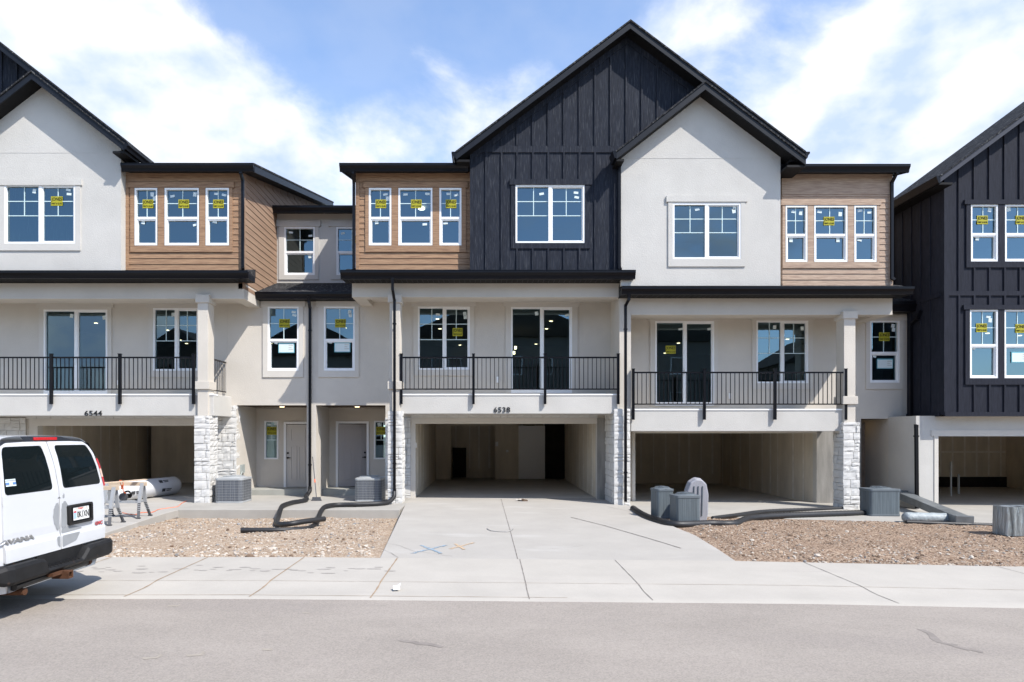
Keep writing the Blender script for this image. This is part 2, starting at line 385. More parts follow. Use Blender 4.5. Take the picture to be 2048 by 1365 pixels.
def railing(parent, D, posts, py_top, py_bot, py_ptop, py_pend, side=None):
    zt, zb = Z(py_top, D), Z(py_bot, D)
    xs = [X(p, D) for p in posts]
    mb = MB(); mb.box(xs[0], xs[-1], D - .022, D + .022, zt - .045, zt); mb.box(xs[0], xs[-1], D - .018, D + .018, zb, zb + .035)
    o = mb.build('balcony_railing', BLACK, parent)
    pm = None
    for x in xs:
        b = MB(); z0, z1 = Z(py_pend, D), Z(py_ptop, D)
        b.box(-.036, .036, -.036, .036, z0 - z0, z1 - z0 - .02); b.box(-.046, .046, -.046, .046, z1 - z0 - .02, z1 - z0)
        b.build('post', BLACK, o, loc=(x, D - .03, z0))
    bm_ = MB(); bm_.box(-.009, .009, -.009, .009, 0, zt - zb - .08); first = None
    for p, q in zip(xs[:-1], xs[1:]):
        n = max(2, round((q - p) / .125))
        for k in range(1, n):
            x = p + (q - p) * k / n
            if first is None: first = bm_.build('baluster', BLACK, o, loc=(x, D, zb + .035))
            else:
                c = first.copy(); c.location = (x, D, zb + .035); C.objects.link(c); c.parent = o
    if side:
        x, y1 = side
        s_ = MB(); s_.box(x - .022, x + .022, D + .25, y1, zt - .045, zt); s_.build('side_rail', BLACK, o); s_ = MB(); s_.box(x - .018, x + .018, D + .25, y1, zb, zb + .035)
        s_.build('side_rail', BLACK, o)
        n = 8
        for k in range(n):
            c = first.copy(); c.location = (x, D + .3 + (y1 - D - .35) * k / (n - 1), zb + .035); C.objects.link(c); c.parent = o
    return o
def battens(mb, xs, z0, ztop, y, holes=(), w=.05, t=.036, mi=0):
    for x in xs:
        segs = [(z0, ztop(x) if callable(ztop) else ztop)]
        for h in holes:
            if h[0] - w / 2 < x < h[2] + w / 2:
                ns = []
                for p, q in segs:
                    if h[1] > p: ns.append((p, min(q, h[1])))
                    if h[3] < q: ns.append((max(p, h[3]), q))
                segs = ns
        for p, q in segs:
            if q - p > .05: mb.box(x - w / 2, x + w / 2, y - t, y + .004, p, q, mi)
def rake(parent, xa, za, xb, zb, y0, y1, soff_y1=None, name='roof_slope', fh=.24, eave_soffit=None, fm=None):
    """one roof slope from apex (xa,za) to eave (xb,zb), running from y0 (front) to y1"""
    mb = MB(); s = (zb - za) / (xb - xa); dx = .02 if xb > xa else -.02
    mb.prism_y([(xa, za), (xb + dx, zb + s * dx), (xb + dx, zb + s * dx - .05), (xa, za - .05)], y0 - .03, y1, 0)
    mb.prism_y([(xa, za - .052), (xb, zb - .052), (xb, zb - fh), (xa, za - fh)], y0, y0 + .04, 1)
    mb.prism_y([(xa, za - .052), (xb, zb - .052), (xb, zb - fh + .03), (xa, za - fh + .03)], y0 + .04, y1 - .01, 2)
    if eave_soffit: mb.box(xb, eave_soffit, y0 + .045, y1 - .02, zb - fh - .04, zb - fh + .02, 2)
    return mb.build(name, [SHINGLE, fm or FASCIA, SOFFIT], parent)
def side_gutter(parent, xb, zb, y0, y1, right):
    mb = MB(); s = 1 if right else -1
    pr = [(0, -.17), (.06, -.17), (.08, -.1), (.125, -.05), (.125, 0), (0, 0)]
    mb.prism_y([(xb + s * a, zb + b - .03) for a, b in (pr if right else pr)], y0, y1)
    return mb.build('gutter', BLACK, parent)
def shed(parent, x0, x1, D, zt, slope, y1, rakes='', soffit_to=None, zs=None):
    mb = MB()
    f = lambda y: zt + slope * (y - D)
    mb.prism_x([(D + .02, f(D + .02)), (y1, f(y1)), (y1, f(y1) - .05), (D + .02, f(D + .02) - .05)], x0 - .02, x1 + .02, 0)
    mb.prism_x([(D + .135, f(D + .135) - .052), (y1, f(y1) - .052), (y1, f(y1) - .23), (D + .135, f(D + .135) - .23)], x0 + .04, x1 - .04, 2)
    for ch, a in (('l', x0), ('r', x1 - .04)):
        if ch in rakes: mb.prism_x([(D + .1, f(D + .1) - .052), (y1, f(y1) - .052), (y1, f(y1) - .25), (D + .1, f(D + .1) - .25)], a + (0 if ch == 'r' else 0), a + .04, 1)
    if soffit_to: mb.box(x0 + .045, x1 - .045, D + .136, soffit_to, zs, zs + .02, 2)
    return mb.build('roof', [SHINGLE, FASCIA, SOFFIT], parent)
def gable_wall(mb, D, pxl, pxr, pyb, pye, pxa, pya, holes, mi=0, th=.15):
    x0, x1 = X(pxl, D), X(pxr, D); zb, ze, za = Z(pyb, D), Z(pye, D), Z(pya, D)
    wall(mb, x0, x1, zb, ze, D, th, holes, mi)
    mb.prism_y([(x0, ze), (x1, ze), (X(pxa, D), za)], D, D + th, mi)
    return x0, x1, zb, ze, X(pxa, D), za

# ------------------------------------------------------------------ bays shared by the houses
def brown_bay(parent, D, pl, pr, pt, pb, wins, trim, m, corner='b'):
    x0, x1, z0, z1 = X(pl, D), X(pr, D), Z(pb, D), Z(pt, D)
    hs = [hole(D, *w[:4]) for w in wins]
    mb = MB(); wall(mb, x0, x1, z0, z1, D, .15, hs)
    ta, tb, tc, td, hy, fy = trim                                  # outer rect px, head bottom py, frieze bottom py
    tr = hole(D, ta, tb, tc, td)
    lap(mb, x0 + .02, x1 - .02, z0, Z(fy, D), D, [tr])
    # frieze boards under the eave
    mb.box(x0, x1, D - .03, D + .01, Z(fy, D) + .004, z1)
    o = mb.build('bay_wall', m, parent)
    t = MB(); wall(t, tr[0], tr[2], tr[1], Z(hy, D), D - .045, .05, hs)
    t.box(tr[0] - .05, tr[2] + .05, D - .062, D, Z(hy, D) + .001, tr[3])
    t.build('window_surround', m, o)
    cb = MB()
    if 'l' in corner or corner == 'b': cb.box(x0, x0 + .1, D - .045, D + .002, z0, Z(fy, D))
    if 'r' in corner or corner == 'b': cb.box(x1 - .1, x1, D - .045, D + .002, z0, Z(fy, D))
    if cb.v: cb.build('corner_board', m, o)
    for w in wins: window(parent, D - .02, *w[:4], 'hung', **w[4])
def diag_wall(parent, x, y0, y1, zb, ztf, m, side=1):
    """boards running diagonally on a wall in the plane x, facing +x"""
    poly = [(y0, zb), (y1, zb), (y1, ztf(y1)), (y0, ztf(y0))]
    mb = MB(); mb.prism_x(poly, x - .15, x, 0)
    z = zb; e = .19; t = .013
    while z < ztf(y1):
        za, zc = z, z + e
        ya = y0 + .088 if ztf(y0 + .088) > zc else min(y1, y0 + .088 + (zc - ztf(y0 + .088)) / .24)
        if ya < y1 - .1:
            mb.add([(x + .004 + t, ya, za), (x + .004 + t, y1, za), (x + .004, y1, zc), (x + .004, ya, zc), (x, ya, za), (x, y1, za), (x, ya, zc)], [(0, 1, 2, 3), (4, 5, 1, 0), (0, 3, 6, 4)])
        z += e
    o = mb.build('side_wall', m, parent)
    cb = MB(); cb.box(x - .01, x + .03, y0 - .045, y0 + .088, zb, ztf(y0 + .04)); cb.build('corner_board', m, o)
    return o

# ================================================================== TOWNHOUSE WITH THE NUMBER 6544 (left)
T1 = thing('townhouse', 'townhouse numbered 6544 with white gable and brown wooden bay, left behind the van', 'house', 'townhouses in the new row')
D = 18.56
mb = MB(); h1 = hole(D, 10, 370, 152, 488)
gx0, gx1, gzb, gze, gxa, gza = gable_wall(mb, D, -77, 242, 542, 287, 82, 171, [h1])
mb.prism_x([(D + .151, gzb), (19.3, gzb), (19.3, gze + .05), (D + .151, gze)], gx1 - .1, gx1 - .001)
mb.box(gx0 + .05, gx1 - .11, D - .006, D + .01, Z(306.5, D), Z(305.5, D))
mb.build('gable_wall', STUCCO, T1)
window(T1, D, 10, 370, 152, 488, 'slider', brand=[(.72, .73, .33)], tags=[(.4, .9), (.88, .92), (.89, .85)], trim=(-2, 360, 162, 502, 12, 3), trimm=STUCCO)
room(T1, gx0, gx1 - .2, D + .16, D + 5, 6.75, 9.35)
SL = .777; ax, az = -12.70, 12.12; ex = -10.12; ez = az - SL * (ax - ex) * -1
rake(T1, ax, az, ex, ez, 18.1, 19.6, name='gable_roof', eave_soffit=gx1)
rake(T1, ax, az, ax - (ex - ax), ez, 18.1, 18.7, name='gable_roof')
side_gutter(T1, ex, ez, 18.08, 23, True)
# brown bay
wt = [(.3, .93), (.78, .92), (.82, .87), (.3, .44)]
brown_bay(T1, F, 252, 487, 345, 541, [
    (270, 377, 316, 492, dict(brand=[(.54, .735, .31)], tags=[(.72, .9), (.82, .83), (.33, .42)])),
    (330, 377, 399, 492, dict(brand=[(.53, .735, .31)], tags=[(.2, .87), (.85, .9), (.86, .37)])),
    (412, 377, 459, 492, dict(brand=[(.51, .735, .31)], tags=[(.42, .91), (.75, .89), (.35, .42)]))], (262, 366, 466, 505, 377, 365), BROWN)
xr = X(487, F)
room(T1, X(255, F), xr - .2, F + .16, F + 5, 6.8, 9.3)
zt = Z(326, 18.4)
shed(T1, X(243, 18.4), X(506, 18.4), 18.4, zt, .24, 28, 'r', F, Z(345, F))
gutter(T1, X(240, 18.4), X(506, 18.4), 18.4, zt, Z(341, 18.4))
diag_wall(T1, xr, F, 28, Z(578, F), lambda y: zt + .24 * (y - 18.4) - .2, BROWN_SIDE)
downspout(T1, [(X(481, 18.5), 18.5, Z(337, 18.5)), (X(481, 18.5), 18.52, Z(345, 18.5)), (X(486, 18.78), 18.76, Z(362, 18.76)), (X(486, 18.78), 18.76, Z(537, 18.76)), (X(488, 18.76) , 18.7, Z(540, 18.76))])
# eave over the balcony
DE = 18.22
def low_eave(parent, pxl, pxr, pyt, pyb, pys, xl, xr_, wrap_r=False, wrap_l=False):
    z0, z1 = Z(pyb, DE), Z(pyt, DE)
    gutter(parent, X(pxl, DE), X(pxr, DE), DE, z1, z0, 'gutter')
    mb = MB(); a, b = X(pxl, DE) + .03, X(pxr, DE) - .03
    mb.prism_x([(DE + .1, z1 - .02), (F + .1, z1 + .2), (F + .1, z1 - .02 - .03), (DE + .1, z1 - .06)], a, b, 0)
    mb.box(a, b, DE + .135, F + .05, z0, z0 + .02, 2)
    mb.box(a, a + .03, DE + .135, F + .06, z0 + .021, z1 - .05, 1); mb.box(b - .03, b, DE + .135, F + .06, z0 + .021, z1 - .05, 1)
    k = a + .15
    while k < b: mb.box(k, k + .012, DE + .14, F + .02, z0 - .006, z0, 1); k += .15
    return mb.build('eave_roof', [SHINGLE, FASCIA, SOFFIT], parent)
low_eave(T1, -200, 495, 541, 556, 568, 0, 0)
zb0, zb1 = Z(598, F), Z(567, F)
def beam(parent, x0, x1, z0, z1, xret0=None, xret1=None):
    mb = MB()
    mb.box(x0, x1, F, F + .32, z0, z1)
    if xret0 is not None: mb.box(xret0, xret1, F + .321, M - .002, z0 + .001, z1)
    mb.box(x0, x1, F - .012, F, z0, z0 + .045)
    return mb.build('balcony_beam', CREAM, parent)
beam(T1, -16, xr + .01, zb0, zb1, xr - .36, xr + .009)
mb = MB(); mb.box(-16, xr - .37, F + .33, M - .005, zb0 + .12, zb0 + .2); mb.box(-16, xr - .02, F + .05, M + .1, zb1 - .02, zb1 + .1)
mb.build('balcony_ceiling', CREAM, T1)
# main wall with balcony openings, over the garage and the porch
def balcony(parent, x0, x1, py_top, py_bot, cap=True):
    zt_, zb_ = Z(py_top, F), Z(py_bot, F)
    mb = MB(); mb.box(x0, x1, F, M - .005, zb_, zt_)
    o = mb.build('balcony_slab', STUCCO, parent, bevel=.012)
    c = MB(); c.box(x0 - .01, x1 + .01, F - .02, F + .3, zt_ - .03, zt_ + .012); c.build('edge_flashing', WHITE, o)
    return o
xdiv0, xdiv1 = X(613.6, M), X(632, M); xsplit = (xdiv0 + xdiv1) / 2
g1 = (X(77, M) - .03, -.02, X(392, M) + .012, Z(852, M) + .03); p1x0 = X(474, M)
h = [hole(M, 88, 620, 216, 789), hole(M, 307, 617, 398, 742), hole(M, 536, 614, 598, 742), g1, (p1x0, -.02, xdiv0, Z(811, M))]
mb = MB(); wall(mb, -16, xsplit, -.02, 6.32, M, .18, h)
mb.box(X(454, M), X(455.2, M), M - .006, M + .01, 3.1, 5.9)
mb.build('main_wall', CREAM, T1)
window(T1, M, 88, 620, 216, 789, 'door', tags=[(.42, .93), (.93, .91)], trim=(79, 603, 224, 789, 13, 4))
window(T1, M, 307, 617, 398, 742, 'slider', tags=[(.42, .9)], trim=(298, 603, 406, 755, 12, 4))
window(T1, M, 536, 614, 598, 742, 'hung', brand=[(.52, .745, .33)], sheet=(.58, .36, .5), tags=[(.82, .92), (.84, .87), (.25, .45)], trim=(526, 602, 607, 755, 12, 4))
room(T1, -16, xsplit - .1, M + .19, 30, 3.2, 6.02, lights=[(X(192, 22), 22), (X(335, 23.5), 23.5), (X(360, 26), 26), (X(563, 22), 22), (X(600, 25), 25), (-12.5, 27), (-9, 27)])
balcony(T1, -16, X(427, F) + .0, 789, 832)
stx = (X(392, M), X(433, M))
railing(T1, F - .045, [-70, 104, 241, 388], 714, 780, 708, 809, side=(X(452, M), M - .03))
def column(parent, x0, x1, zcap1, zcap0, zb1_, zb0_, zend, y0=18.75, y1=19.17):
    mb = MB(); mb.box(x0, x1, y0, y1, zend, zcap1)
    mb.box(x0 - .045, x1 + .045, y0 - .045, y1 + .045, zcap0, zcap1 + .002); mb.box(x0 - .05, x1 + .05, y0 - .05, y1 + .05, zb0_, zb1_)
    return mb.build('balcony_column', CREAM, parent, bevel=.008)
DC = 18.75
column(T1, X(395, DC), X(416, DC), Z(590, DC), Z(606, DC), Z(763, DC), Z(779, DC), Z(832, DC))
stone_pillar(T1, X(388, 18.66), X(419.5, 18.66), 18.66, 19.24, 0, Z(831.5, 18.66), 'fr', 11)
stone_pillar(T1, X(393, M), p1x0 - .0, M - .06, M + .25, 0, Z(811, M), 'fr', 21, 'stone_wall')
mb = MB(); mb.box(X(0, M) - 2, X(54, M), M - .05, M - .002, 0, Z(836, M), 1)
stone(mb, lambda u, w, d: (u, M - .05 - d, w), X(0, M) - 2, X(54, M), 0, Z(836, M), 31)
mb.build('stone_wall', [STONE, GROUT], T1)
def garage_frame(parent, pl, pr, pt, pto, pl_o, z0=0, pr_o=None):
    mb = MB(); a, b, zt_, zo = X(pl, M), X(pr, M), Z(pt, M), Z(pto, M); ao = X(pl_o, M); bo = X(pr_o, M) if pr_o else b + (a - ao)
    mb.box(ao, a, M - .04, M + .2, z0, zt_); mb.box(b, bo, M - .04, M + .2, z0, zt_); mb.box(ao, bo, M - .041, M + .201, zt_, zo)
    return mb.build('garage_door_frame', TRIM, parent)
garage_frame(T1, 77, 392, 852, 838, 60, pr_o=393)
mb = MB(); stone(mb, lambda u, w, d: (u, M - .03 - d * .5, w), X(54, M), X(393, M), Z(838, M), Z(828, M), 33, .07, .12); mb.build('stone_lintel', [STONE, GROUT], T1)
def garage(parent, x0, x1, z0, z1, y1, extra):
    mb = MB(); y0 = M + .2
    mb.add([(x0, y0, z0), (x1, y0, z0), (x1, y1, z0), (x0, y1, z0), (x0, y0, z1), (x1, y0, z1), (x1, y1, z1), (x0, y1, z1)],
           [(4, 7, 6, 5), (2, 3, 7, 6), (0, 4, 7, 3), (1, 2, 6, 5)])
    mb.add([(x0 - .3, y0, z1 + .001), (x1 + .3, y0, z1 + .001), (x1 + .3, y0, z1 + .5), (x0 - .3, y0, z1 + .5)], [(0, 1, 2, 3)])
    o = mb.build('garage_interior', [DRYWALL], parent)
    f = MB(); f.add([(x0, M - .0, z0 + .003), (x1, M - .0, z0 + .003), (x1, y1, z0 + .003), (x0, y1, z0 + .003)], [(0, 1, 2, 3)]); f.build('garage_floor', GFLOOR, o)
    st = MB(); st.box(x0, x1 if extra is None else x0 + .05, y1 - .06, y1 - .003, z0 + .01, z0 + .42); st.build('stem_wall', STEM_AND_DARK, o)
    sm = MB(); k = x0 + .4
    rr = random.Random(int(x0 * 10))
    while k < x1:
        w = rr.uniform(.04, .1); sm.box(k, k + w, y1 - .006, y1 - .001, z0 + .43, z1 - .02); k += rr.uniform(.38, .62)
    k = y0 + .6
    while k < y1 - .3:
        w = rr.uniform(.04, .12)
        sm.box(x1 - .006, x1 - .001, k, k + w, z0 + .05, z1 - .02); sm.box(x0 + .001, x0 + .006, k, k + w, z0 + .25, z1 - .02); k += rr.uniform(.5, 1.2)
    sm.build('drywall_joint', MUD, o)
    return o
gz1 = 2.62
gi = garage(T1, X(75, M), X(393, M), 0, gz1, 28.5, None)
mb = MB(); mb.box(X(305, 26.5), X(393, M) - .01, 26.4, 26.5, .0, gz1 - .01); mb.build('partition_wall', DRYWALL, gi)
# the number over the garage
def number(parent, t, px, py, w, h):
    mb = MB(); x, z = X(px, F), Z(py, F)
    add_text(mb, t, lambda a, b, c: (x + a, F - .002 - c, z + b), w * F / FPX, h * F / FPX, 0, .004, .018)
    return mb.build('house_number', NUMERAL, parent)
number(T1, '6544', 187, 827, 35, 10.5)
# porch
def porch(parent, x0, x1, pdoor, pside, ajar=False, z0=0.0, zc=None):
    zc = zc or Z(811, M)
    mb = MB(); hs = [hole(P, *pdoor[:4])] + ([hole(P, *pside)] if pside else [])
    wall(mb, x0, x1, z0, zc + .1, P, .15, hs); mb.box(x0 - .1, x0, M + .18, P, z0, zc + .1); mb.box(x1, x1 + .1, M + .18, P, z0, zc + .1)
    if pside:
        a, b, c, d = pside; t = 7
        mb.box(*[X(a - 20, P), X(c + 12, P)], P - .02, P + .002, Z(b - 22, P), Z(b - 22, P) + .03)
    o = mb.build('porch_wall', CREAM, parent)
    c = MB(); c.box(x0, x1, M + .181, P, zc + .0, zc + .05)
    k = x0
    while k < x1 - .1: c.box(k, k + .012, M + .185, P, zc - .006, zc, 0); k += .14
    c.box(x0, x1, M + .01, M + .179, zc - .004, zc + .02)
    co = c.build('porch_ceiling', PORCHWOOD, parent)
    l = MB(); l.disc(((x0 + x1) / 2, M + 1.0, zc - .018), .075, .012, 14); l.build('ceiling_light', LIGHT, co)
    s_ = MB(); s_.box(x0, x1, 20.95, P, z0 - .05, z0 + .2); s_.build('porch_step', SLABGREY, parent, bevel=.012)
    return o
def front_door(parent, a, b, c, d, m, ajar, hinge_left=True, px_handle=None):
    x0, z0, x1, z1 = hole(P, a, b, c, d); fr = .075
    mb = MB()
    mb.box(x0, x0 + fr, P - .04, P + .12, z0, z1); mb.box(x1 - fr, x1, P - .04, P + .12, z0, z1); mb.box(x0 + fr, x1 - fr, P - .041, P + .12, z1 - fr, z1)
    o = mb.build('door_frame', WHITE, parent)
    w, h = x1 - x0 - 2 * fr, z1 - z0 - fr - .02
    db = MB(); db.box(0, w, 0, .045, .015, h)
    # raised moulding of one top panel and two tall panels
    def panel(p, q, r, s_):
        t = .03
        db.box(p, q, -.018, 0, r, r + t); db.box(p, q, -.018, 0, s_ - t, s_); db.box(p, p + t, -.018, 0, r + t, s_ - t); db.box(q - t, q, -.018, 0, r + t, s_ - t)
    panel(w * .18, w * .82, h * .73, h * .94); panel(w * .18, w * .46, h * .12, h * .66); panel(w * .54, w * .82, h * .12, h * .66)
    dr = db.build('door', m, o, loc=(x0 + fr + (0 if hinge_left else 0), P + .02, z0))
    hb = MB(); hx = w * .93 if hinge_left else w * .07
    hb.tube([(hx, -.05, h * .47), (hx, 0, h * .47)], .03, 12); hb.bar((hx, -.05, h * .47), (hx + (-.1 if hinge_left else .1), -.05, h * .47), .02, .02)
    hb.tube([(hx, -.03, h * .545), (hx, 0, h * .545)], .032, 12)
    hb.build('door_handle', BLACK, o, loc=dr.location)
    if ajar: dr.rotation_euler.z = math.radians(22); o.children[-1].rotation_euler.z = math.radians(22)
    k = MB(); k.add([(x0 - .3, P + 1.2, z0 - .2), (x1 + .3, P + 1.2, z0 - .2), (x1 + .3, P + 1.2, z1 + .3), (x0 - .3, P + 1.2, z1 + .3)], [(0, 1, 2, 3)]); k.build('painted_dark_sheet', STEM_AND_DARK, o)  # near-black sheet behind the door; the hall's darkness is put into its colour
    return o
porch(T1, p1x0, xdiv0, (568, 844, 623, 975), (529, 842, 557, 919))
front_door(T1, 568, 844, 623, 975, DOOR, False, hinge_left=False)
window(T1, P, 529, 842, 557, 919, 'side', brand=[(.5, .74, .34)], tags=[(.3, .9), (.78, .93)])
mb = MB(); mb.box(xdiv0 + .001, xdiv1 - .001, M + .181, P, 0, Z(811, M)); mb.build('porch_pier', CREAM, T1)
# recessed upper wall between the bays
def upper_mid(parent, x0, x1, wins):
    zbm, ztm = Z(588, U), Z(424, U)
    mb = MB(); wall(mb, x0, x1, zbm, ztm + .1, U, .15, [hole(U, *w[:4]) for w in wins]); mb.build('upper_wall', STUCCO, parent)
    for w in wins: window(parent, U, *w[:4], 'hung', **w[4])
    zg1, zg0 = Z(411, 21.3), Z(424, 21.3)
    gutter(parent, x0, x1, 21.3, zg1, zg0)
    shed(parent, x0 - .02, x1 + .02, 21.3, zg1, .24, 30, '', U, Z(427, U) + .02)
    ga, gb = Z(584, 19.7), Z(597, 19.7)
    gutter(parent, x0, x1, 19.7, ga, gb)
    m2 = MB(); m2.prism_x([(19.72, ga - .01), (U, ga + .75), (U, ga + .65), (19.72, ga - .06)], x0, x1, 0); m2.box(x0, x1, 19.836, M, gb, gb + .02, 2); m2.box(x0, x1, 19.836, 19.86, gb + .021, ga - .07, 1)
    m2.build('apron_roof', [SHINGLE, FASCIA, SOFFIT], parent)
    room(parent, x0 + .1, x1 - .1, U + .16, 27, 6.9, 9.15)
upper_mid(T1, xr + .003, xsplit, [(569, 455, 630, 551, dict(tags=[(.2, .9), (.84, .83), (.82, .4)], trim=(558, 442, 638, 560, 12, 4), trimm=STUCCO))])
downspout(T1, [(X(617, 19.75), 19.75, Z(594, 19.75)), (X(617, 19.75), 19.8, Z(603, 19.75)), (X(621, M) , M - .06, Z(618, M)), (X(621, M), M - .06, Z(985, M))])
# small wall fixtures
mb = MB(); cx, cz = X(436, M), Z(868, M); yy = M - .1
mb.box(cx - .09, cx + .09, yy + .005, yy + .05, cz - .14, cz + .12, 1); mb.tube([(cx - .02, yy, cz + .08), (cx - .01, yy - .06, cz + .02), (cx + .02, yy - .07, cz - .06)], .035, 10, 0, rf=lambda i: (.02, .05, .055)[i]); mb.tube([(cx - .08, yy - .02, cz + .19), (cx - .05, yy - .03, cz + .1), (cx - .01, yy - .04, cz + .04)], .008, 6, 0)
mb.build('wall_lamp_wiring', [BLACK, STONE], T1)
METAL_BOX = mat('grey_conduit', (.33, .36, .34), .5, .4, var=.1)
mb = MB(); cx, cz = X(496, 20.6), Z(937, 20.6)
mb.box(p1x0 + .001, p1x0 + .06, 20.45, 20.7, cz - .14, cz + .12); mb.tube([(p1x0 + .05, 20.5, cz - .1), (p1x0 + .05, 20.35, cz - .22), (p1x0 + .04, 20.05, cz - .3), (p1x0 - .1, 19.6, cz - .32)], .022, 8)
mb.build('electric_disconnect', METAL_BOX, T1)
mb = MB(); mb.box(X(236, M), X(241, M), M - .05, M, Z(771, M), Z(761, M)); mb.build('outlet_box', WHITE, T1)

# ================================================================== TOWNHOUSE WITH THE NUMBER 6538 (centre)
T2 = thing('townhouse', 'townhouse numbered 6538 with the tall black batten gable in the middle', 'house', 'townhouses in the new row')
D = 18.56
zb_ = Z(541, D)
nx0, nx1 = X(940, D), X(1243, D)
AX, AZ = X(1261, 18.1), Z(40, 18.1); BS = .752
hn = hole(D, 1031, 371, 1169, 487)
mb = MB(); wz = Z(305, D)
wall(mb, nx0, nx1, zb_, wz, D, .15, [hn])
ztop = lambda x: AZ - BS * abs(x - AX) - .1
rx = 2 * AX - nx0
mb.prism_y([(nx0, wz), (rx, wz), (rx, ztop(rx)), (AX, ztop(AX)), (nx0, ztop(nx0))], D, D + .15)
trn = hole(D, 1021, 360, 1181, 498)
bs = [X(972, D) + .4445 * k for k in range(0, 8)]
belt = Z(306, D); belt1 = Z(293, D)
battens(mb, bs, zb_, belt, D, [trn])
bs2 = [X(972, D) + .4445 * k for k in range(0, 22)]
battens(mb, [x for x in bs2 if x < rx - .1], belt1, lambda x: ztop(x) - .1, D)
mb.box(nx0, rx, D - .03, D + .004, belt, belt1); mb.box(nx0, nx0 + .1, D - .03, D + .004, zb_, belt); mb.box(nx1 - .12, nx1, D - .03, D + .004, zb_, belt)
mb.prism_x([(D + .15, zb_), (F + .4, zb_), (F + .4, wz), (D + .15, wz)], nx0 + .001, nx0 + .1)
for sgn, xx in ((-1, nx0), (1, rx)):                                # frieze boards under the rakes
    mb.prism_y([(xx, ztop(xx) - .3), (AX, ztop(AX) - .3), (AX, ztop(AX)), (xx, ztop(xx))], D - .026, D + .004)
mb.build('gable_wall', NAVY, T2)
window(T2, D, 1031, 371, 1169, 487, 'slider', tags=[(.38, .86), (.88, .88), (.89, .8)], trim=(1022, 360, 1180, 498, 11, 3), trimm=NAVY)
room(T2, nx0 + .2, nx1 - .2, D + .16, D + 5, 6.75, 9.4)
exl = X(912, 18.1); ezl = AZ - BS * (AX - exl)
exr = 2 * AX - exl
rake(T2, AX, AZ, exl, ezl, 18.1, 28, name='gable_roof', eave_soffit=nx0)
rake(T2, AX, AZ, exr, ezl, 18.1, 28, name='gable_roof', eave_soffit=exr - .4)
side_gutter(T2, exl, ezl, 18.07, 28, False); side_gutter(T2, exr, ezl, 18.07, 28, True)
brown_bay(T2, F, 712, 942, 345, 541, [
    (738, 377, 783, 492, dict(brand=[(.52, .735, .31)], tags=[(.72, .9), (.82, .83), (.33, .42)])),
    (797, 377, 865, 492, dict(brand=[(.52, .735, .31)], tags=[(.2, .9), (.85, .91), (.77, .38)])),
    (879, 377, 923, 492, dict(brand=[(.52, .735, .31)], tags=[(.42, .91), (.75, .89), (.27, .4)]))], (731, 366, 932, 505, 377, 365), BROWN, 'l')
xl2 = X(712, F)
mb = MB(); mb.prism_x([(F + .151, 6.3), (24, 6.3), (24, 10.5), (F + .151, 9.5)], xl2, xl2 + .15); mb.build('side_wall', BROWN, T2)
rm = room(T2, xl2 + .2, X(938, F), F + .16, F + 5, 6.8, 9.3)
mb = MB(); mb.disc((X(843, 20.9), 20.9, Z(419, 20.9)), .11, .05, 18); mb.build('ceiling_light', emit('cream_ceiling_lamp', (1, .86, .62), 2.2), rm)
zt2 = Z(326, 18.4)
shed(T2, X(681, 18.4), X(938, 18.4), 18.4, zt2, .24, 28, 'l', F, Z(345, F))
gutter(T2, X(678, 18.4), X(936, 18.4), 18.4, zt2, Z(341, 18.4))
downspout(T2, [(X(706, 18.5), 18.5, Z(337, 18.5)), (X(706, 18.5), 18.52, Z(345, 18.5)), (X(708, 18.78), 18.76, Z(366, 18.76)), (X(708, 18.78), 18.76, Z(537, 18.76)), (X(710, 18.76), 18.7, Z(540, 18.76))])
downspout(T2, [(X(1229, 18.4), 18.4, Z(312, 18.4)), (X(1229, 18.4), 18.4, Z(322, 18.4)), (X(1239, 18.4), 18.4, Z(336, 18.4)), (X(1239, 18.4), 18.4, Z(536, 18.4)), (X(1241, 18.4), 18.36, Z(540, 18.4))])
low_eave(T2, 680, 1272, 540, 557, 566, 0, 0)
zb0, zb1 = Z(595, F), Z(565, F)
px0, px1 = X(1239, F), X(1262, F)
bl = X(704, F)
beam(T2, bl, px0, zb0, zb1, bl + .002, bl + .37)
mb = MB(); mb.box(bl + .38, px0, F + .33, M - .005, zb0 + .12, zb0 + .2); mb.box(bl + .02, px0, F + .05, M + .1, zb1 - .02, zb1 + .1); mb.build('balcony_ceiling', CREAM, T2)
g2 = (X(831, M) - .03, -.1, X(1193, M) + .03, Z(848, M) + .03); p2x1 = X(771, M)
h = [hole(M, 836, 614, 940, 740), hole(M, 1022, 615, 1144, 787), hole(M, 648, 614, 710, 742), g2, (xdiv1, -.1, p2x1, Z(811, M))]
mb = MB(); wall(mb, xsplit, px0, -.1, 6.32, M, .18, h); mb.build('main_wall', CREAM, T2)
window(T2, M, 1022, 615, 1144, 787, 'door', tags=[(.42, .93), (.92, .91)], trim=(1011, 601, 1155, 787, 12, 4))
window(T2, M, 836, 614, 940, 740, 'slider', brand=[(.76, .6, .31)], tags=[(.38, .88), (.9, .89), (.91, .84)], trim=(827, 602, 948, 752, 12, 4))
window(T2, M, 648, 614, 710, 742, 'hung', brand=[(.52, .745, .33)], sheet=(.58, .37, .5), tags=[(.82, .92), (.84, .87), (.2, .46)], trim=(637, 602, 718, 755, 12, 4))
rm = room(T2, xsplit + .1, px0 - .1, M + .19, 30, 3.2, 6.02, lights=[(X(1102, 21.6), 21.6), (X(1093, 23.2), 23.2), (X(1072, 27.2), 27.2), (X(875, 21.2), 21.2), (X(880, 23.2), 23.2), (X(920, 27.5), 27.5), (X(690, 23), 23)])
mb = MB(); mb.tube([(X(1031, 25), 25, Z(693, 25)), (X(1031, 25), 25, Z(699, 25))], .05, 8); mb.build('pendant_bulb', LIGHT, rm)
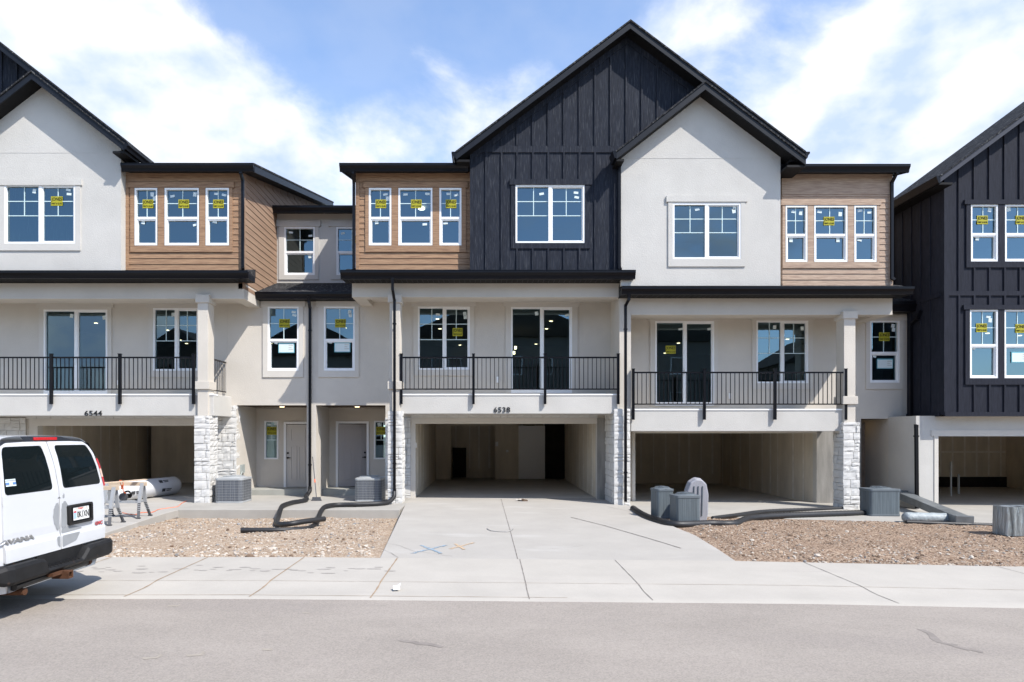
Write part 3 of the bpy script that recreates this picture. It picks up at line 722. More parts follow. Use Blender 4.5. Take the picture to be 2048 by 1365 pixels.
mb = MB(); mb.tube([(X(1028, 26), 26, Z(703, 26)), (X(1028, 26), 26, Z(709, 26))], .05, 8); mb.build('pendant_bulb', LIGHT, rm)
balcony(T2, X(799, F), px0, 789, 828)
railing(T2, F - .045, [803, 947, 1090, 1236], 714, 780, 708, 809)
column(T2, X(779, DC), X(800, DC), Z(590, DC), Z(606, DC), Z(763, DC), Z(779, DC), Z(829, DC))
stone_pillar(T2, X(775, 18.66), X(805, 18.66), 18.66, 19.24, -.01, Z(822, 18.66), 'fr', 41)
stone_pillar(T2, p2x1, X(822, M), M - .06, M + .2, -.01, Z(836, M), 'fl', 51, 'stone_wall')
mb = MB(); stone(mb, lambda u, w, d: (u, M - .03 - d * .5, w), X(822, M), X(1195, M), Z(836.5, M), Z(826, M), 53, .07, .12); mb.build('stone_lintel', [STONE, GROUT], T2)
garage_frame(T2, 831, 1193, 848, 836.5, 822, -.1, 1193.5)
mb = MB(); mb.box(X(1193.5, M), px0 - .05, M - .045, M + .2, -.1, Z(836.5, M)); mb.build('garage_side_wall', WEATHER, T2)
gi = garage(T2, X(829, M), X(1193.4, M), -.02, gz1, 29.5, 1)
# rear wall of the garage: wall sections, an open closet, a door, and dark-painted panels for the unlit openings
mb = MB(); yb = 28.3
mb.box(X(829, M) + .01, X(902, yb), yb, yb + .12, .0, gz1 - .01); mb.box(X(990, yb), X(1037, yb), yb, yb + .12, .0, gz1 - .01); mb.box(X(902, yb) + .001, X(990, yb) - .001, yb + .001, yb + .12, Z(853, yb), gz1 - .012); mb.build('partition_wall', DRYWALL, gi)
mb = MB(); mb.box(X(1036, yb), X(1090, yb), yb + .02, yb + .07, .02, Z(852, yb)); mb.box(X(1039, yb), X(1040, yb), yb - .06, yb, Z(909, yb), Z(907.5, yb)); mb.box(X(1038, yb), X(1043, yb), yb - .07, yb - .04, Z(909, yb), Z(908, yb)); mb.build('interior_door', WHITE, gi)
mb = MB(); mb.box(X(1090, yb) + .003, X(1135, yb), yb + .3, yb + .34, .02, gz1 - .02); mb.build('painted_dark_panel', STEM_AND_DARK, gi); mb = MB(); mb.box(X(903, yb), X(931, yb), yb + .9, yb + .94, .02, Z(897, yb)); mb.build('painted_dark_panel', STEM_AND_DARK, gi)  # flat dark panels; the shade of the openings is put into their colour
mb = MB(); mb.box(X(991, yb), X(996, yb), yb - .03, yb, Z(893, yb), Z(884, yb)); mb.box(X(1012, yb), X(1017, yb), yb - .03, yb, Z(905, yb), Z(900, yb)); mb.build('wall_switch', WHITE, gi)
mb = MB(); mb.box(X(831, M), X(832.6, M), M + .05, M + .1, Z(896, M), Z(886, M)); mb.build('door_sensor', WHITE, T2)
number(T2, '6538', 1004, 820, 33, 10.5)
porch(T2, xdiv1, p2x1, (672, 843, 738, 975), (748, 842, 776, 919))
front_door(T2, 672, 843, 738, 975, DOORGREY, True, hinge_left=True)
window(T2, P, 748, 842, 776, 919, 'side', brand=[(.5, .74, .34)], tags=[(.35, .9), (.75, .93)])
upper_mid(T2, xsplit, xl2, [(673, 455, 734, 551, dict(brand=[(.74, .75, .31)], tags=[(.2, .88)], trim=(662, 442, 742, 560, 12, 4), trimm=STUCCO))])
downspout(T2, [(X(785, 18.3), 18.3, Z(556, 18.3)), (X(785, 18.3), 18.32, Z(578, 18.3)), (X(789, 18.62), 18.62, Z(602, 18.62)), (X(789, 18.62), 18.62, Z(985, 18.62))])
# party wall between the two right-hand houses
mb = MB(); mb.box(px0, px1, F - .0, M, Z(838, F), zb1 - .002); mb.build('party_wall', CREAM, T2)
stone_pillar(T2, X(1229, 18.66), X(1262, 18.66), 18.72, M, -.08, Z(818, F), 'fl', 61)
mb = MB(); mb.box(X(993, M), X(998, M), M - .05, M, Z(766, M), Z(754, M)); mb.build('outlet_box', WHITE, T2)
mb = MB(); cx, cz = X(808, M), Z(901, M); mb.box(cx - .03, cx + .03, M - .2, M - .09, cz - .05, cz + .06); mb.build('wall_lamp_wiring', BLACK, T2)

# ================================================================== THIRD TOWNHOUSE (white gable, weathered brown bay)
T3 = thing('townhouse', 'townhouse with large white gable and pale weathered wood bay, right of the 6538 house', 'house', 'townhouses in the new row')
D = 18.44
h3 = hole(D, 1345, 407, 1481, 519)
mb = MB(); gx0, gx1, gzb, gze, gxa, gza = gable_wall(mb, D, 1242, 1561, 572, 306, 1404, 186, [h3])
mb.prism_x([(D + .15, gzb), (19.3, gzb), (19.3, gze), (D + .15, gze)], gx1 - .1, gx1 - .001)
mb.box(gx0 + .01, gx1 - .05, D - .006, D + .01, Z(317.5, D), Z(316.5, D))
mb.build('gable_wall', STUCCO, T3)
window(T3, D, 1345, 407, 1481, 519, 'slider', tags=[(.37, .9), (.92, .93), (.91, .87)], trim=(1336, 393, 1490, 534, 12, 4), trimm=STUCCO)
room(T3, gx0 + .2, gx1 - .2, D + .16, D + 5, 6.3, 8.9)
D0 = 17.98
ax3, az3 = X(1411, D0), Z(162, D0); el = X(1233, D0); ezl3 = Z(301, D0)
rake(T3, ax3, az3, el, ezl3, D0, 18.75, name='gable_roof', eave_soffit=gx0)
er = exr - .03; ezr = az3 - BS * (er - ax3)
rake(T3, ax3, az3, er, ezr, D0, 18.9, name='gable_roof', eave_soffit=gx1)
mb = MB(); mb.prism_y([(el - .12, ezl3 - .02), (el, ezl3 - .02), (el, ezl3 - .22), (el - .05, ezl3 - .22)], D0 - .02, D - .01); mb.build('gutter', BLACK, T3)
brown_bay(T3, F, 1563, 1784, 345, 572, [
    (1570, 412, 1614, 525, dict(tags=[(.42, .9), (.75, .88), (.3, .4)])),
    (1627, 412, 1694, 525, dict(brand=[(.48, .735, .31)], tags=[(.2, .9), (.82, .86), (.75, .4)])),
    (1707, 412, 1752, 525, dict(tags=[(.32, .92), (.75, .89), (.3, .4)]))], (1564, 401, 1757, 537, 412, 390), BROWN_PALE, 'r')
xr3 = X(1784, F)
mb = MB(); mb.prism_x([(F + .151, 5.9), (24, 5.9), (24, 10.8), (F + .151, 9.5)], xr3 - .15, xr3); mb.build('side_wall', BROWN_PALE, T3)
room(T3, X(1566, F), xr3 - .2, F + .16, F + 5, 6.3, 8.9)
zt3 = Z(328, 18.4)
shed(T3, X(1564, 18.4), X(1818, 18.4), 18.4, zt3, .24, 28, 'r', F, Z(346, F))
gutter(T3, X(1563, 18.4), X(1822, 18.4), 18.4, zt3, Z(343, 18.4))
downspout(T3, [(X(1795, 18.5), 18.5, Z(338, 18.5)), (X(1795, 18.5), 18.52, Z(345, 18.5)), (X(1783, 18.78), 18.76, Z(366, 18.76)), (X(1783, 18.78), 18.76, Z(556, 18.76)), (X(1788, 18.76), 18.72, Z(561, 18.76))])
low_eave(T3, 1244, 1830, 573, 588, 597, 0, 0)
zb0, zb1 = Z(630, F), Z(597, F)
beam(T3, px1, xr3 + .01, zb0, zb1, xr3 - .36, xr3 + .009)
mb = MB(); mb.box(px1, xr3 - .37, F + .33, M - .005, zb0 + .12, zb0 + .2); mb.box(px1, xr3 - .02, F + .05, M + .1, zb1 - .02, zb1 + .1); mb.build('balcony_ceiling', CREAM, T3)
zf3 = -.2
g3 = (X(1270, M) - .03, -.3, X(1632, M) + .03, Z(867, M) + .03); p3x0 = X(1722, M); wr = x4_ = (1888 - CX) * 18.56 / FPX + .02; pr3 = (1832 - CX) * 18.9 / FPX
h = [hole(M, 1310, 643, 1428, 812), hole(M, 1512, 642, 1616, 767), hole(M, 1739, 642, 1798, 766), g3, (p3x0, -.3, pr3, Z(838, M))]
mb = MB(); wall(mb, px1, wr, -.3, 5.95, M, .18, h); mb.build('main_wall', CREAM, T3)
window(T3, M, 1310, 643, 1428, 812, 'door', brand=[(.27, .665, .31)], tags=[(.44, .91), (.93, .91)], trim=(1300, 631, 1436, 812, 11, 4))
window(T3, M, 1512, 642, 1616, 767, 'slider', tags=[(.37, .9), (.9, .88)], trim=(1504, 631, 1625, 779, 10, 4))
window(T3, M, 1739, 642, 1798, 766, 'hung', brand=[(.52, .745, .33)], sheet=(.55, .31, .5), tags=[(.82, .92), (.84, .86), (.2, .44)], trim=(1731, 631, 1808, 779, 11, 4))
room(T3, px1 + .1, wr - .1, M + .19, 30, 2.75, 5.62, lights=[(X(1357, 24), 24), (X(1330, 27), 27), (X(1575, 23), 23)])
balcony(T3, px1, X(1692, F), 819, 863)
railing(T3, F - .045, [1266, 1408, 1549, 1690], 744, 810, 738, 840)
column(T3, X(1688, DC), X(1711, DC), Z(623, DC), Z(638, DC), Z(793, DC), Z(809, DC), Z(846, DC))
stone_pillar(T3, X(1687, 18.66), X(1720, 18.66), 18.66, 19.24, zf3, Z(845, 18.66), 'fl', 71)
garage_frame(T3, 1270, 1632, 867, 857, 1264, -.3, 1632.5)
mb = MB(); mb.box(X(1632.5, M), p3x0 - .02, M - .045, M + .2, -.3, Z(857, M)); mb.build('garage_side_wall', WEATHER, T3)
gi = garage(T3, X(1268, M), X(1632.4, M), zf3, 2.25, 28.5, 1)
porch(T3, p3x0, pr3, (0, 850, 2, 985), None, z0=-.25, zc=Z(838, M))
mb = MB(); mb.box(p3x0 + .02, X(1741, M), M + .3, M + .36, -.2, Z(845, M)); mb.build('porch_screen', PORCHWOOD, T3)
downspout(T3, [(X(1258, 18.3), 18.3, Z(588, 18.3)), (X(1258, 18.3), 18.32, Z(598, 18.3)), (X(1251, 18.62), 18.62, Z(612, 18.62)), (X(1251, 18.62), 18.62, Z(1004, 18.62))])
mb = MB(); ga = Z(602, 19.7); gb = Z(622, 19.7); x0, x1 = xr3 + .012, X(1835, 19.7)
mb.prism_x([(19.72, ga), (21.8, ga + .7), (21.8, ga + .6), (19.72, ga - .06)], x0, x1, 0); mb.box(x0, x1, 19.836, M, gb, gb + .02, 1); mb.build('apron_roof', [SHINGLE, SOFFIT], T3)
gutter(T3, x0, x1, 19.7, ga, gb)
mb = MB(); mb.box(X(991 + 466, M), X(1461, M), M - .05, M, Z(798, M), Z(787, M)); mb.build('outlet_box', WHITE, T3)

# ================================================================== FOURTH TOWNHOUSE (all dark, right edge)
T4 = thing('townhouse', 'dark charcoal board-and-batten townhouse at the right edge, overhanging a pale garage front', 'house', 'townhouses in the new row')
D = 18.56
x4 = X(1888, D); z4 = Z(833, D)
W4 = [(1940, 410, 1995, 524), (2008, 410, 2066, 524), (1938, 620, 1995, 757), (2007, 620, 2066, 757)]
hs = [hole(D, *w) for w in W4]
# mirrored pair of windows further right, outside the frame, is left out; the wall simply runs on
x4r = x4 + 9.4; axm = (x4 + x4r) / 2; S4 = .74
e4 = X(1880, 18.16); ez4 = Z(351, 18.16); ap4 = ez4 + S4 * (axm - e4)
wz4 = ez4 - .05
mb = MB(); wall(mb, x4, x4r, z4, wz4, D, .15, hs)
zt4 = lambda x: ap4 - S4 * abs(x - axm) - .1
mb.prism_y([(x4, wz4), (x4r, wz4), (x4r, zt4(x4r)), (axm, zt4(axm)), (x4, zt4(x4))], D, D + .15)
t1 = hole(D, 1931, 401, 2075, 536); t2 = hole(D, 1929, 611, 2075, 770)
bx = [X(1917, D) + .435 * k for k in range(0, 21)]
zb4, zbt = Z(592, D), Z(583, D)
battens(mb, bx, z4 + .12, zb4, D, [t2]); battens(mb, bx, zbt, lambda x: zt4(x) - .08, D, [t1])
mb.box(x4, x4r, D - .035, D + .003, zb4, zbt); mb.box(x4, x4r, D - .04, D + .003, z4, z4 + .12); mb.box(x4 - .02, x4 + .12, D - .038, D + .003, z4 + .121, zt4(x4) - .02)
mb.build('front_wall', NAVY4, T4)
for w, br, tg in zip(W4, [(.48, .74, .31), (.62, .74, .31), (.47, .74, .31), (.62, .73, .31)], [[(.75, .92), (.3, .42)], [(.2, .93)], [(.72, .9), (.78, .85), (.2, .45)], [(.18, .46)]]):
    low = w[1] > 600; first = w[0] < 2000
    window(T4, D, *w, 'hung', brand=[br], tags=tg, sheet=(.6, .31, .5) if (low and not first) else None)
for t, (a, b, c, d) in ((t1, (1931, 401, 2075, 536)), (t2, (1929, 611, 2075, 770))):
    tm = MB(); hh = [hole(D, *w) for w in W4]
    zh = t[3] - .13
    wall(tm, t[0], t[2], t[1], zh, D - .04, .045, hh); tm.box(t[0] - .06, t[2] + .06, D - .06, D, zh + .001, t[3]); tm.build('window_surround', NAVY4, T4)
room(T4, x4 + .2, x4r - .2, D + .16, D + 6, 6.3, 8.9); room(T4, x4 + .2, x4r - .2, D + .16, 28, 2.8, 5.6, lights=[(X(1975, 21.5), 21.5), (X(2040, 22), 22)])
# long side wall facing the gap
mb = MB(); yr = 21.3
mb.prism_x([(D + .151, z4), (yr, z4), (yr, wz4), (D + .151, wz4)], x4, x4 + .15)
for k in range(6): yk = D + .55 + k * .43; mb.box(x4 - .022, x4 + .004, yk, yk + .045, z4 + .1, wz4)
mb.box(x4 - .03, x4 + .004, D + .151, yr, z4, z4 + .12); mb.box(x4 - .03, x4 + .004, D + .151, yr, zb4, zbt)
mb.build('side_wall', NAVY4, T4)
FASCIA4_SUNLIT = mat('sunlit_tone_fascia', (.04, .043, .058), .5, .25, var=.2, vscale=4)  # lighter copy of the dark fascia; its sunlit look is put into the colour
rake(T4, axm, ap4, e4, ez4, 18.16, 21.4, name='gable_roof', eave_soffit=x4, fh=.2, fm=FASCIA4_SUNLIT)
rake(T4, axm, ap4, 2 * axm - e4, ez4, 18.16, 21.4, name='gable_roof', fm=FASCIA4_SUNLIT)
mb = MB(); mb.prism_y([(e4 - .12, ez4 - .03), (e4, ez4 - .03), (e4, ez4 - .22), (e4 - .05, ez4 - .22)], 18.14, 21.4); mb.build('gutter', BLACK, T4)
DL = 18.9; zg4 = -.22
mb = MB(); wall(mb, X(1832, DL), x4r, zg4, z4 + .02, DL, .3, [(X(1876, DL), zg4 - .1, x4r - 1.0, Z(873, DL))]); mb.build('garage_front_wall', STUCCO, T4)
mb = MB(); mb.box(X(1862, DL), x4r, DL - .02, DL + .01, Z(873, DL), Z(861, DL)); mb.box(X(1868, DL), X(1876, DL), DL - .02, DL + .01, zg4, Z(873, DL) - .001); mb.build('garage_door_frame', TRIM, T4)
mb = MB(); mb.box(x4 + .0, x4r, D + .01, DL - .001, z4 + .002, z4 + .04); mb.build('overhang_soffit', STUCCO, T4)
mb = MB(); mb.box(X(1832, DL) + .001, X(1832, DL) + .15, DL + .301, 27, zg4, z4 + .02); mb.build('garage_side_wall', STUCCO, T4)
mb = MB(); a, b, y0, y1 = X(1868, DL), x4r - .9, DL + .3, 27.0
mb.add([(a, y0, zg4), (b, y0, zg4), (b, y1, zg4), (a, y1, zg4), (a, y0, 2.3), (b, y0, 2.3), (b, y1, 2.3), (a, y1, 2.3)], [(0, 1, 2, 3), (4, 7, 6, 5), (2, 3, 7, 6), (0, 4, 7, 3), (1, 2, 6, 5)])
gi = mb.build('garage_interior', DRYWALL, T4)
mb = MB(); k = a + .3
while k < b: mb.box(k, k + .07, y1 - .006, y1 - .001, zg4 + .45, 2.28); k += .5
mb.box(a, b, y1 - .007, y1 - .0015, 1.2, 1.27); mb.build('drywall_joint', MUD, gi)
mb = MB(); mb.box(a, b, y1 - .05, y1 - .01, zg4, zg4 + .42); mb.build('stem_wall', STEM_AND_DARK, gi)
mb = MB(); mb.tube([(X(1902, 23), 23, zg4), (X(1902, 23), 23, 1.0)], .03, 8); mb.build('standing_pipe', ACGREY2, gi); mb = MB(); mb.tube([(X(1917, 24), 24, zg4), (X(1917, 24), 24, .5)], .04, 8); mb.build('standing_pipe', ACGREY2, gi)
mb = MB(); mb.box(X(1872, DL), b + .5, DL + .01, y1, zg4 - .05, zg4 + .004); mb.build('garage_floor', SLAB, gi)
downspout(T4, [(X(1842, 19.5), 19.5, Z(622, 19.5)), (X(1838, 19.5), 19.55, Z(636, 19.5)), (X(1822, 19.8), 19.8, Z(650, 19.8)), (X(1822, 19.8), 19.8, Z(838, 19.8)), (X(1832.5, 18.85), 18.85, Z(853, 18.85)), (X(1832.5, 18.85), 18.82, zg4 + .05)], .085)

# ================================================================== dark gable cut off by the upper left corner
T0 = thing('townhouse', 'navy gabled roof end cut off by the upper left corner, behind the white gable', 'house', 'townhouses in the new row')
D = 18.72; AX0, AZ0 = -14.88, 13.95; ex0, ez0 = -10.1, 13.95 - .777 * 4.78
mb = MB(); zl = lambda x: AZ0 - .777 * abs(x - AX0) - .1
mb.prism_y([(AX0 - 4.4, 6.5), (ex0 - .5, 6.5), (ex0 - .5, zl(ex0 - .5)), (AX0, zl(AX0)), (AX0 - 4.4, zl(AX0 - 4.4))], D, D + .15)
battens(mb, [AX0 - 4 + .4445 * k for k in range(18)], 9.9, lambda x: zl(x) - .08, D)
mb.build('gable_wall', NAVY, T0)
mb = MB(); mb.box(AX0 - 4.4, -16.01, M - .3, 28, -.05, 6.49); mb.build('lower_wall', CREAM, T0)
rake(T0, AX0, AZ0, ex0 - .02, ez0, 18.24, 28, name='gable_roof'); rake(T0, AX0, AZ0, 2 * AX0 - ex0, ez0, 18.24, 28, name='gable_roof')

# ================================================================== GROUND
ASPHALT = mat('dusty_asphalt', (.345, .305, .268), .93, .2, var=.2, vscale=.7, bump=.8, bscale=190, detail=12, bdist=.006, stretch=(.7, 1.3, 1), mottle=(.55, (.285, .252, .225), .56, (.3, 1.6, 1)))
def speckle(m, scale, cols, amount, light=(.45, .42, .38)):
    """fine aggregate grains mixed into a ground material"""
    nt = m.node_tree; N = nt.nodes; L = nt.links; b = N['Principled BSDF']
    src = b.inputs['Base Color'].links[0].from_socket
    tc = N.new('ShaderNodeTexCoord'); v = N.new('ShaderNodeTexVoronoi'); v.inputs['Scale'].default_value = scale
    L.new(tc.outputs['Object'], v.inputs['Vector'])
    sp = N.new('ShaderNodeSeparateColor'); L.new(v.outputs['Color'], sp.inputs['Color'])
    r = N.new('ShaderNodeValToRGB'); r.color_ramp.interpolation = 'CONSTANT'
    els = r.color_ramp.elements; els[0].position = 0; els[0].color = (*cols[0], 1); els[1].position = 1 / len(cols); els[1].color = (*cols[1 % len(cols)], 1)
    for i, c in enumerate(cols[2:], 2): e = els.new(i / len(cols)); e.color = (*c, 1)
    L.new(sp.outputs['Red'], r.inputs['Fac'])
    mx = N.new('ShaderNodeMix'); mx.data_type = 'RGBA'; mx.inputs['Factor'].default_value = amount
    L.new(src, mx.inputs['A']); L.new(r.outputs['Color'], mx.inputs['B']); L.new(mx.outputs['Result'], b.inputs['Base Color'])
speckle(ASPHALT, 75, [(.19, .172, .15), (.32, .287, .243), (.41, .365, .31), (.26, .235, .208), (.35, .305, .268)], .3)
speckle(CONC, 120, [(.36, .335, .3), (.42, .395, .36), (.39, .37, .33)], .35)
speckle(WALK, 120, [(.40, .37, .33), (.46, .43, .38), (.42, .39, .345)], .35)
JOINT = mat('joint_dirt', (.27, .245, .22), .95, .1, var=.4, vscale=4)
JOINTTAN = mat('sandy_joint', (.36, .27, .19), .95, .1, var=.3, vscale=4)
DIRT = mat('brown_dirt', (.43, .335, .25), .97, .1, var=.42, vscale=2.6, detail=12, bump=1.0, bscale=60, bdist=.02, mottle=(7, (.50, .42, .33), .60))
speckle(DIRT, 42, [(.24, .16, .105), (.42, .31, .22), (.52, .42, .32), (.36, .26, .18), (.60, .52, .43), (.30, .21, .145)], .5)
DIRT2 = mat('reddish_dirt', (.34, .245, .175), .97, .1, var=.45, vscale=2.2, detail=12, bump=1.0, bscale=60, bdist=.02, mottle=(6, (.44, .33, .24), .6))
speckle(DIRT2, 40, [(.10, .06, .04), (.31, .215, .148), (.45, .34, .25), (.2, .13, .09), (.5, .4, .31), (.15, .098, .067)], .6)
def sheet(name, x0, x1, y0, y1, zf, nx, ny, m):
    vs = [(x0 + (x1 - x0) * i / nx, y0 + (y1 - y0) * j / ny) for j in range(ny + 1) for i in range(nx + 1)]
    mb = MB(); mb.add([(x, y, zf(x, y)) for x, y in vs], [(j * (nx + 1) + i, j * (nx + 1) + i + 1, (j + 1) * (nx + 1) + i + 1, (j + 1) * (nx + 1) + i) for j in range(ny) for i in range(nx)])
    return struct(mb.build(name, m, smooth=True))
FARG = mat('far_ground', (.2, .17, .13), .97, .1, var=.4, vscale=.2)
sheet('ground', -400, 400, -400, 400, lambda x, y: -.75, 4, 4, FARG)
sheet('road', -90, 90, -4.5, 8.0, lambda x, y: zoff(x) - .012 + .02 * max(0, 1 - abs(y - 2) / 6), 180, 12, ASPHALT)
def walk_z(y):
    pts = [(7.94, -.03), (8.02, .0), (8.5, -.006), (8.66, .002), (8.86, .02), (10.47, .026)]
    for (a, p), (b, q) in zip(pts[:-1], pts[1:]):
        if y <= b: return p + (q - p) * max(0, (y - a)) / (b - a)
    return pts[-1][1]
def strip(name, ys, x0, x1, nx, m):
    mb = MB(); n = nx + 1
    mb.add([(x0 + (x1 - x0) * i / nx, y, zoff(x0 + (x1 - x0) * i / nx) + walk_z(y)) for y in ys for i in range(n)],
           [(j * n + i, j * n + i + 1, (j + 1) * n + i + 1, (j + 1) * n + i) for j in range(len(ys) - 1) for i in range(nx)])
    return struct(mb.build(name, m, smooth=True))
pave = strip('pavement', [7.94, 8.02, 8.25, 8.5, 8.66, 8.75, 8.86, 9.4, 10.0, 10.48], -60, 60, 240, WALK)
def joint(path, w, m, lift=.004, name='expansion_joint', parent=None, wob=.0015):
    mb = MB(); rnd = random.Random(len(path) + int(w * 1000))
    pts = [Vector(p) for p in path]; dense = []
    for a, b in zip(pts[:-1], pts[1:]):
        n = max(2, int((b - a).length / .12)); dense += [a.lerp(b, k / n) for k in range(n)]
    dense.append(pts[-1]); vs = []
    for i, p in enumerate(dense):
        d = (dense[min(i + 1, len(dense) - 1)] - dense[max(i - 1, 0)]).normalized(); s_ = Vector((-d.y, d.x, 0)) * (w / 2) * rnd.uniform(.6, 1.25); o = Vector((rnd.uniform(-wob, wob), rnd.uniform(-wob, wob), lift))
        vs += [p + s_ + o, p - s_ + o]
    mb.add(vs, [(2 * i, 2 * i + 1, 2 * i + 3, 2 * i + 2) for i in range(len(dense) - 1)])
    o = mb.build(name, m, parent)
    return o
def wp(x, y): return Vector((x, y, zoff(x) + walk_z(y)))
for k, (xj, m) in enumerate([(-7.6, JOINTTAN), (-6.05, JOINTTAN), (-4.5, JOINTTAN), (-2.95, JOINTTAN), (-1.45, JOINTTAN), (.52, JOINT), (2.05, JOINT), (5.1, JOINT), (8.2, JOINT)]):
    joint([wp(xj, y) for y in (8.05, 8.5, 8.66, 8.86, 9.4, 10.0, 10.46)], .022 if xj < 0 else .014, m, parent=pave)
joint([wp(x, 8.84) for x in range(-9, 31)], .006, JOINTTAN, parent=pave); joint([wp(x * 1.0, 8.14) for x in range(-6, 2)], .010, JOINTTAN, parent=pave)
def ground_poly(name, pts, lift, th, m, kind=True, flat=None):
    mb = MB(); n = len(pts)
    z = [(flat if flat is not None else zoff(p[0])) + lift for p in pts]
    mb.add([(p[0], p[1], zz) for p, zz in zip(pts, z)] + [(p[0], p[1], zz - th) for p, zz in zip(pts, z)], [list(range(n)), list(range(2 * n - 1, n - 1, -1))] + [(i, i + n, (i + 1) % n + n, (i + 1) % n) for i in range(n)])
    o = mb.build(name, m, bevel=.012)
    return struct(o) if kind else o
drv = ground_poly('driveway', [(-1.74, 10.482), (4.02, 10.482), (4.12, 11.6), (4.22, 13.2), (4.05, 15.6), (3.98, 20.3), (-2.36, 20.3), (-2.36, 18.9)], .018, .2, CONC)
ground_poly('driveway', [(-17, 10.482), (-7.72, 10.482), (-7.72, 13.1), (-8.12, 16.4), (-8.12, 20.3), (-17, 20.3)], .006, .2, CONC)
ground_poly('porch_slab', [(-8.62, 17.06), (-2.31, 17.06), (-2.31, 20.96), (-8.62, 20.96)], .014, .3, SLAB)
ground_poly('driveway', [(4.0, 16.75), (11.3, 16.3), (24, 16.3), (24, 20.5), (4.0, 20.5)], -.014, .2, SLAB)
joint([G(1002, 998, .019), G(1020, 1060, .019), G(1040, 1135, .019)], .012, JOINT, parent=drv)
joint([G(752, 1119.5, .02), G(860, 1120, .02), G(1000, 1121, .02)], .014, JOINTTAN, parent=drv); joint([G(1000, 1122, .02), G(1220, 1127, .02), G(1480, 1134, .02)], .008, JOINT, parent=drv)
joint([G(1142, 1035, .02), G(1210, 1052, .02), G(1300, 1078, .02), G(1362, 1097, .02)], .03, JOINT, parent=drv); joint([G(1215, 1014, .02), G(1262, 1024, .02)], .012, JOINT, parent=drv)
for pts in ([(768, 1086), (800, 1092), (830, 1104), (862, 1107), (905, 1113)], [(760, 1098), (782, 1106), (797, 1116)], [(1050, 1097), (1090, 1099), (1135, 1096), (1168, 1091)]):
    joint([G(*p, .02) for p in pts], .007, JOINT, wob=.012, name='hairline_crack', parent=drv)
random.seed(21)
rd = [o for o in C.objects if o.name == 'road'][0]
TYRE = mat('tyre_smudge', (.265, .235, .21), .93, .2, var=.2, vscale=8); DUSTY = mat('pale_dust', (.36, .32, .27), .95, .1, var=.2, vscale=8)
for m, lst in ((TYRE, [[(1842, 1258), (1862, 1271), (1880, 1282), (1905, 1291), (1930, 1298), (1960, 1303)], [(802, 1278), (830, 1285), (850, 1288), (880, 1293)]]), (DUSTY, [[(290, 1318), (325, 1311)], [(378, 1312), (410, 1306)], [(530, 1299), (545, 1298)], [(340, 1211), (362, 1209)], [(610, 1225), (617, 1224)]])):
    for pts in lst:
        q = [G(*p, .0) for p in pts]
        for v in q: v.z = zoff(v.x) - .012 + .02 * max(0, 1 - abs(v.y - 2) / 6)
        joint(q, .075 if m is TYRE else .05, m, .003, 'road_mark', rd, .035)
# scuffs on the pavement left by wet boots and tyres
SCUFF = mat('pavement_scuff', (.38, .35, .32), .95, .1, var=.2, vscale=6)
for k in range(46):
    x = -6.6 + k * .115 + random.uniform(-.1, .1); y = random.gauss(9.55, .16); a = random.uniform(.03, .1)
    p = wp(x, y); mb = MB(); n = 7; vs = [(p.x + a * random.uniform(.6, 1.1) * math.cos(2 * math.pi * i / n) * 1.2, p.y + a * .45 * random.uniform(.6, 1.1) * math.sin(2 * math.pi * i / n), p.z + .0035) for i in range(n)]
    if k == 0: SC_V, SC_F = [], []
    SC_F.append([len(SC_V) + i for i in range(n)]); SC_V += vs
mb = MB(); mb.add(SC_V, SC_F); mb.build('scuff', SCUFF, pave)['kind'] = 'stuff'
# bare earth
def dl(x, y):
    t = max(0, min(1, (y - 10.5) / 6.5)); edge = min(1, abs(x + 1.9 + .07 * (y - 10.5)) / .8)
    z = zoff(x) + .012 - .225 * t ** 1.3 + .03 * mnoise.noise((x * .9, y * .9, 0)) + .022 * mnoise.noise((x * 3, y * 3, 4)) + .014 * mnoise.noise((x * 9, y * 9, 2))
    return min(z, zoff(x) - .02 + .03 * edge) if y < 10.7 or edge < 1 else z
def dr(x, y):
    z = zoff(x) - .01 + .05 * math.sin(max(0, min(1, (y - 10.5) / 6)) * math.pi) + .03 * mnoise.noise((x * .8, y * .8, 9)) + .026 * mnoise.noise((x * 2.6, y * 2.6, 4)) + .018 * mnoise.noise((x * 8, y * 8, 2))
    if x < 4.6: z = min(z, zoff(x) - .02 + .05 * max(0, (x - 4.15)))
    if y > 16: z = min(z, zoff(x) - .03)
    return min(z, zoff(x) + .0 + .1 * max(0, y - 10.5))
sheet('bare_earth', -8.7, -1.6, 10.44, 17.2, dl, 130, 120, DIRT)
sheet('bare_earth', 3.7, 26, 10.44, 17.0, dr, 330, 110, DIRT2)
R1 = mat('pale_rubble', (.56, .5, .43), .95, .1, var=.3, vscale=9); R2 = mat('tan_rubble', (.42, .32, .235), .95, .1, var=.3, vscale=9); R3 = mat('dark_rubble', (.2, .14, .1), .95, .1, var=.4, vscale=9); R4 = mat('grey_rubble', (.3, .29, .28), .95, .1, var=.3, vscale=9)
ico_v = []; t_ = (1 + 5 ** .5) / 2
for a, b, c in [(-1, t_, 0), (1, t_, 0), (-1, -t_, 0), (1, -t_, 0), (0, -1, t_), (0, 1, t_), (0, -1, -t_), (0, 1, -t_), (t_, 0, -1), (t_, 0, 1), (-t_, 0, -1), (-t_, 0, 1)]: ico_v.append(Vector((a, b, c)).normalized())
ico_f = [(0, 11, 5), (0, 5, 1), (0, 1, 7), (0, 7, 10), (0, 10, 11), (1, 5, 9), (5, 11, 4), (11, 10, 2), (10, 7, 6), (7, 1, 8), (3, 9, 4), (3, 4, 2), (3, 2, 6), (3, 6, 8), (3, 8, 9), (4, 9, 5), (2, 4, 11), (6, 2, 10), (8, 6, 7), (9, 8, 1)]
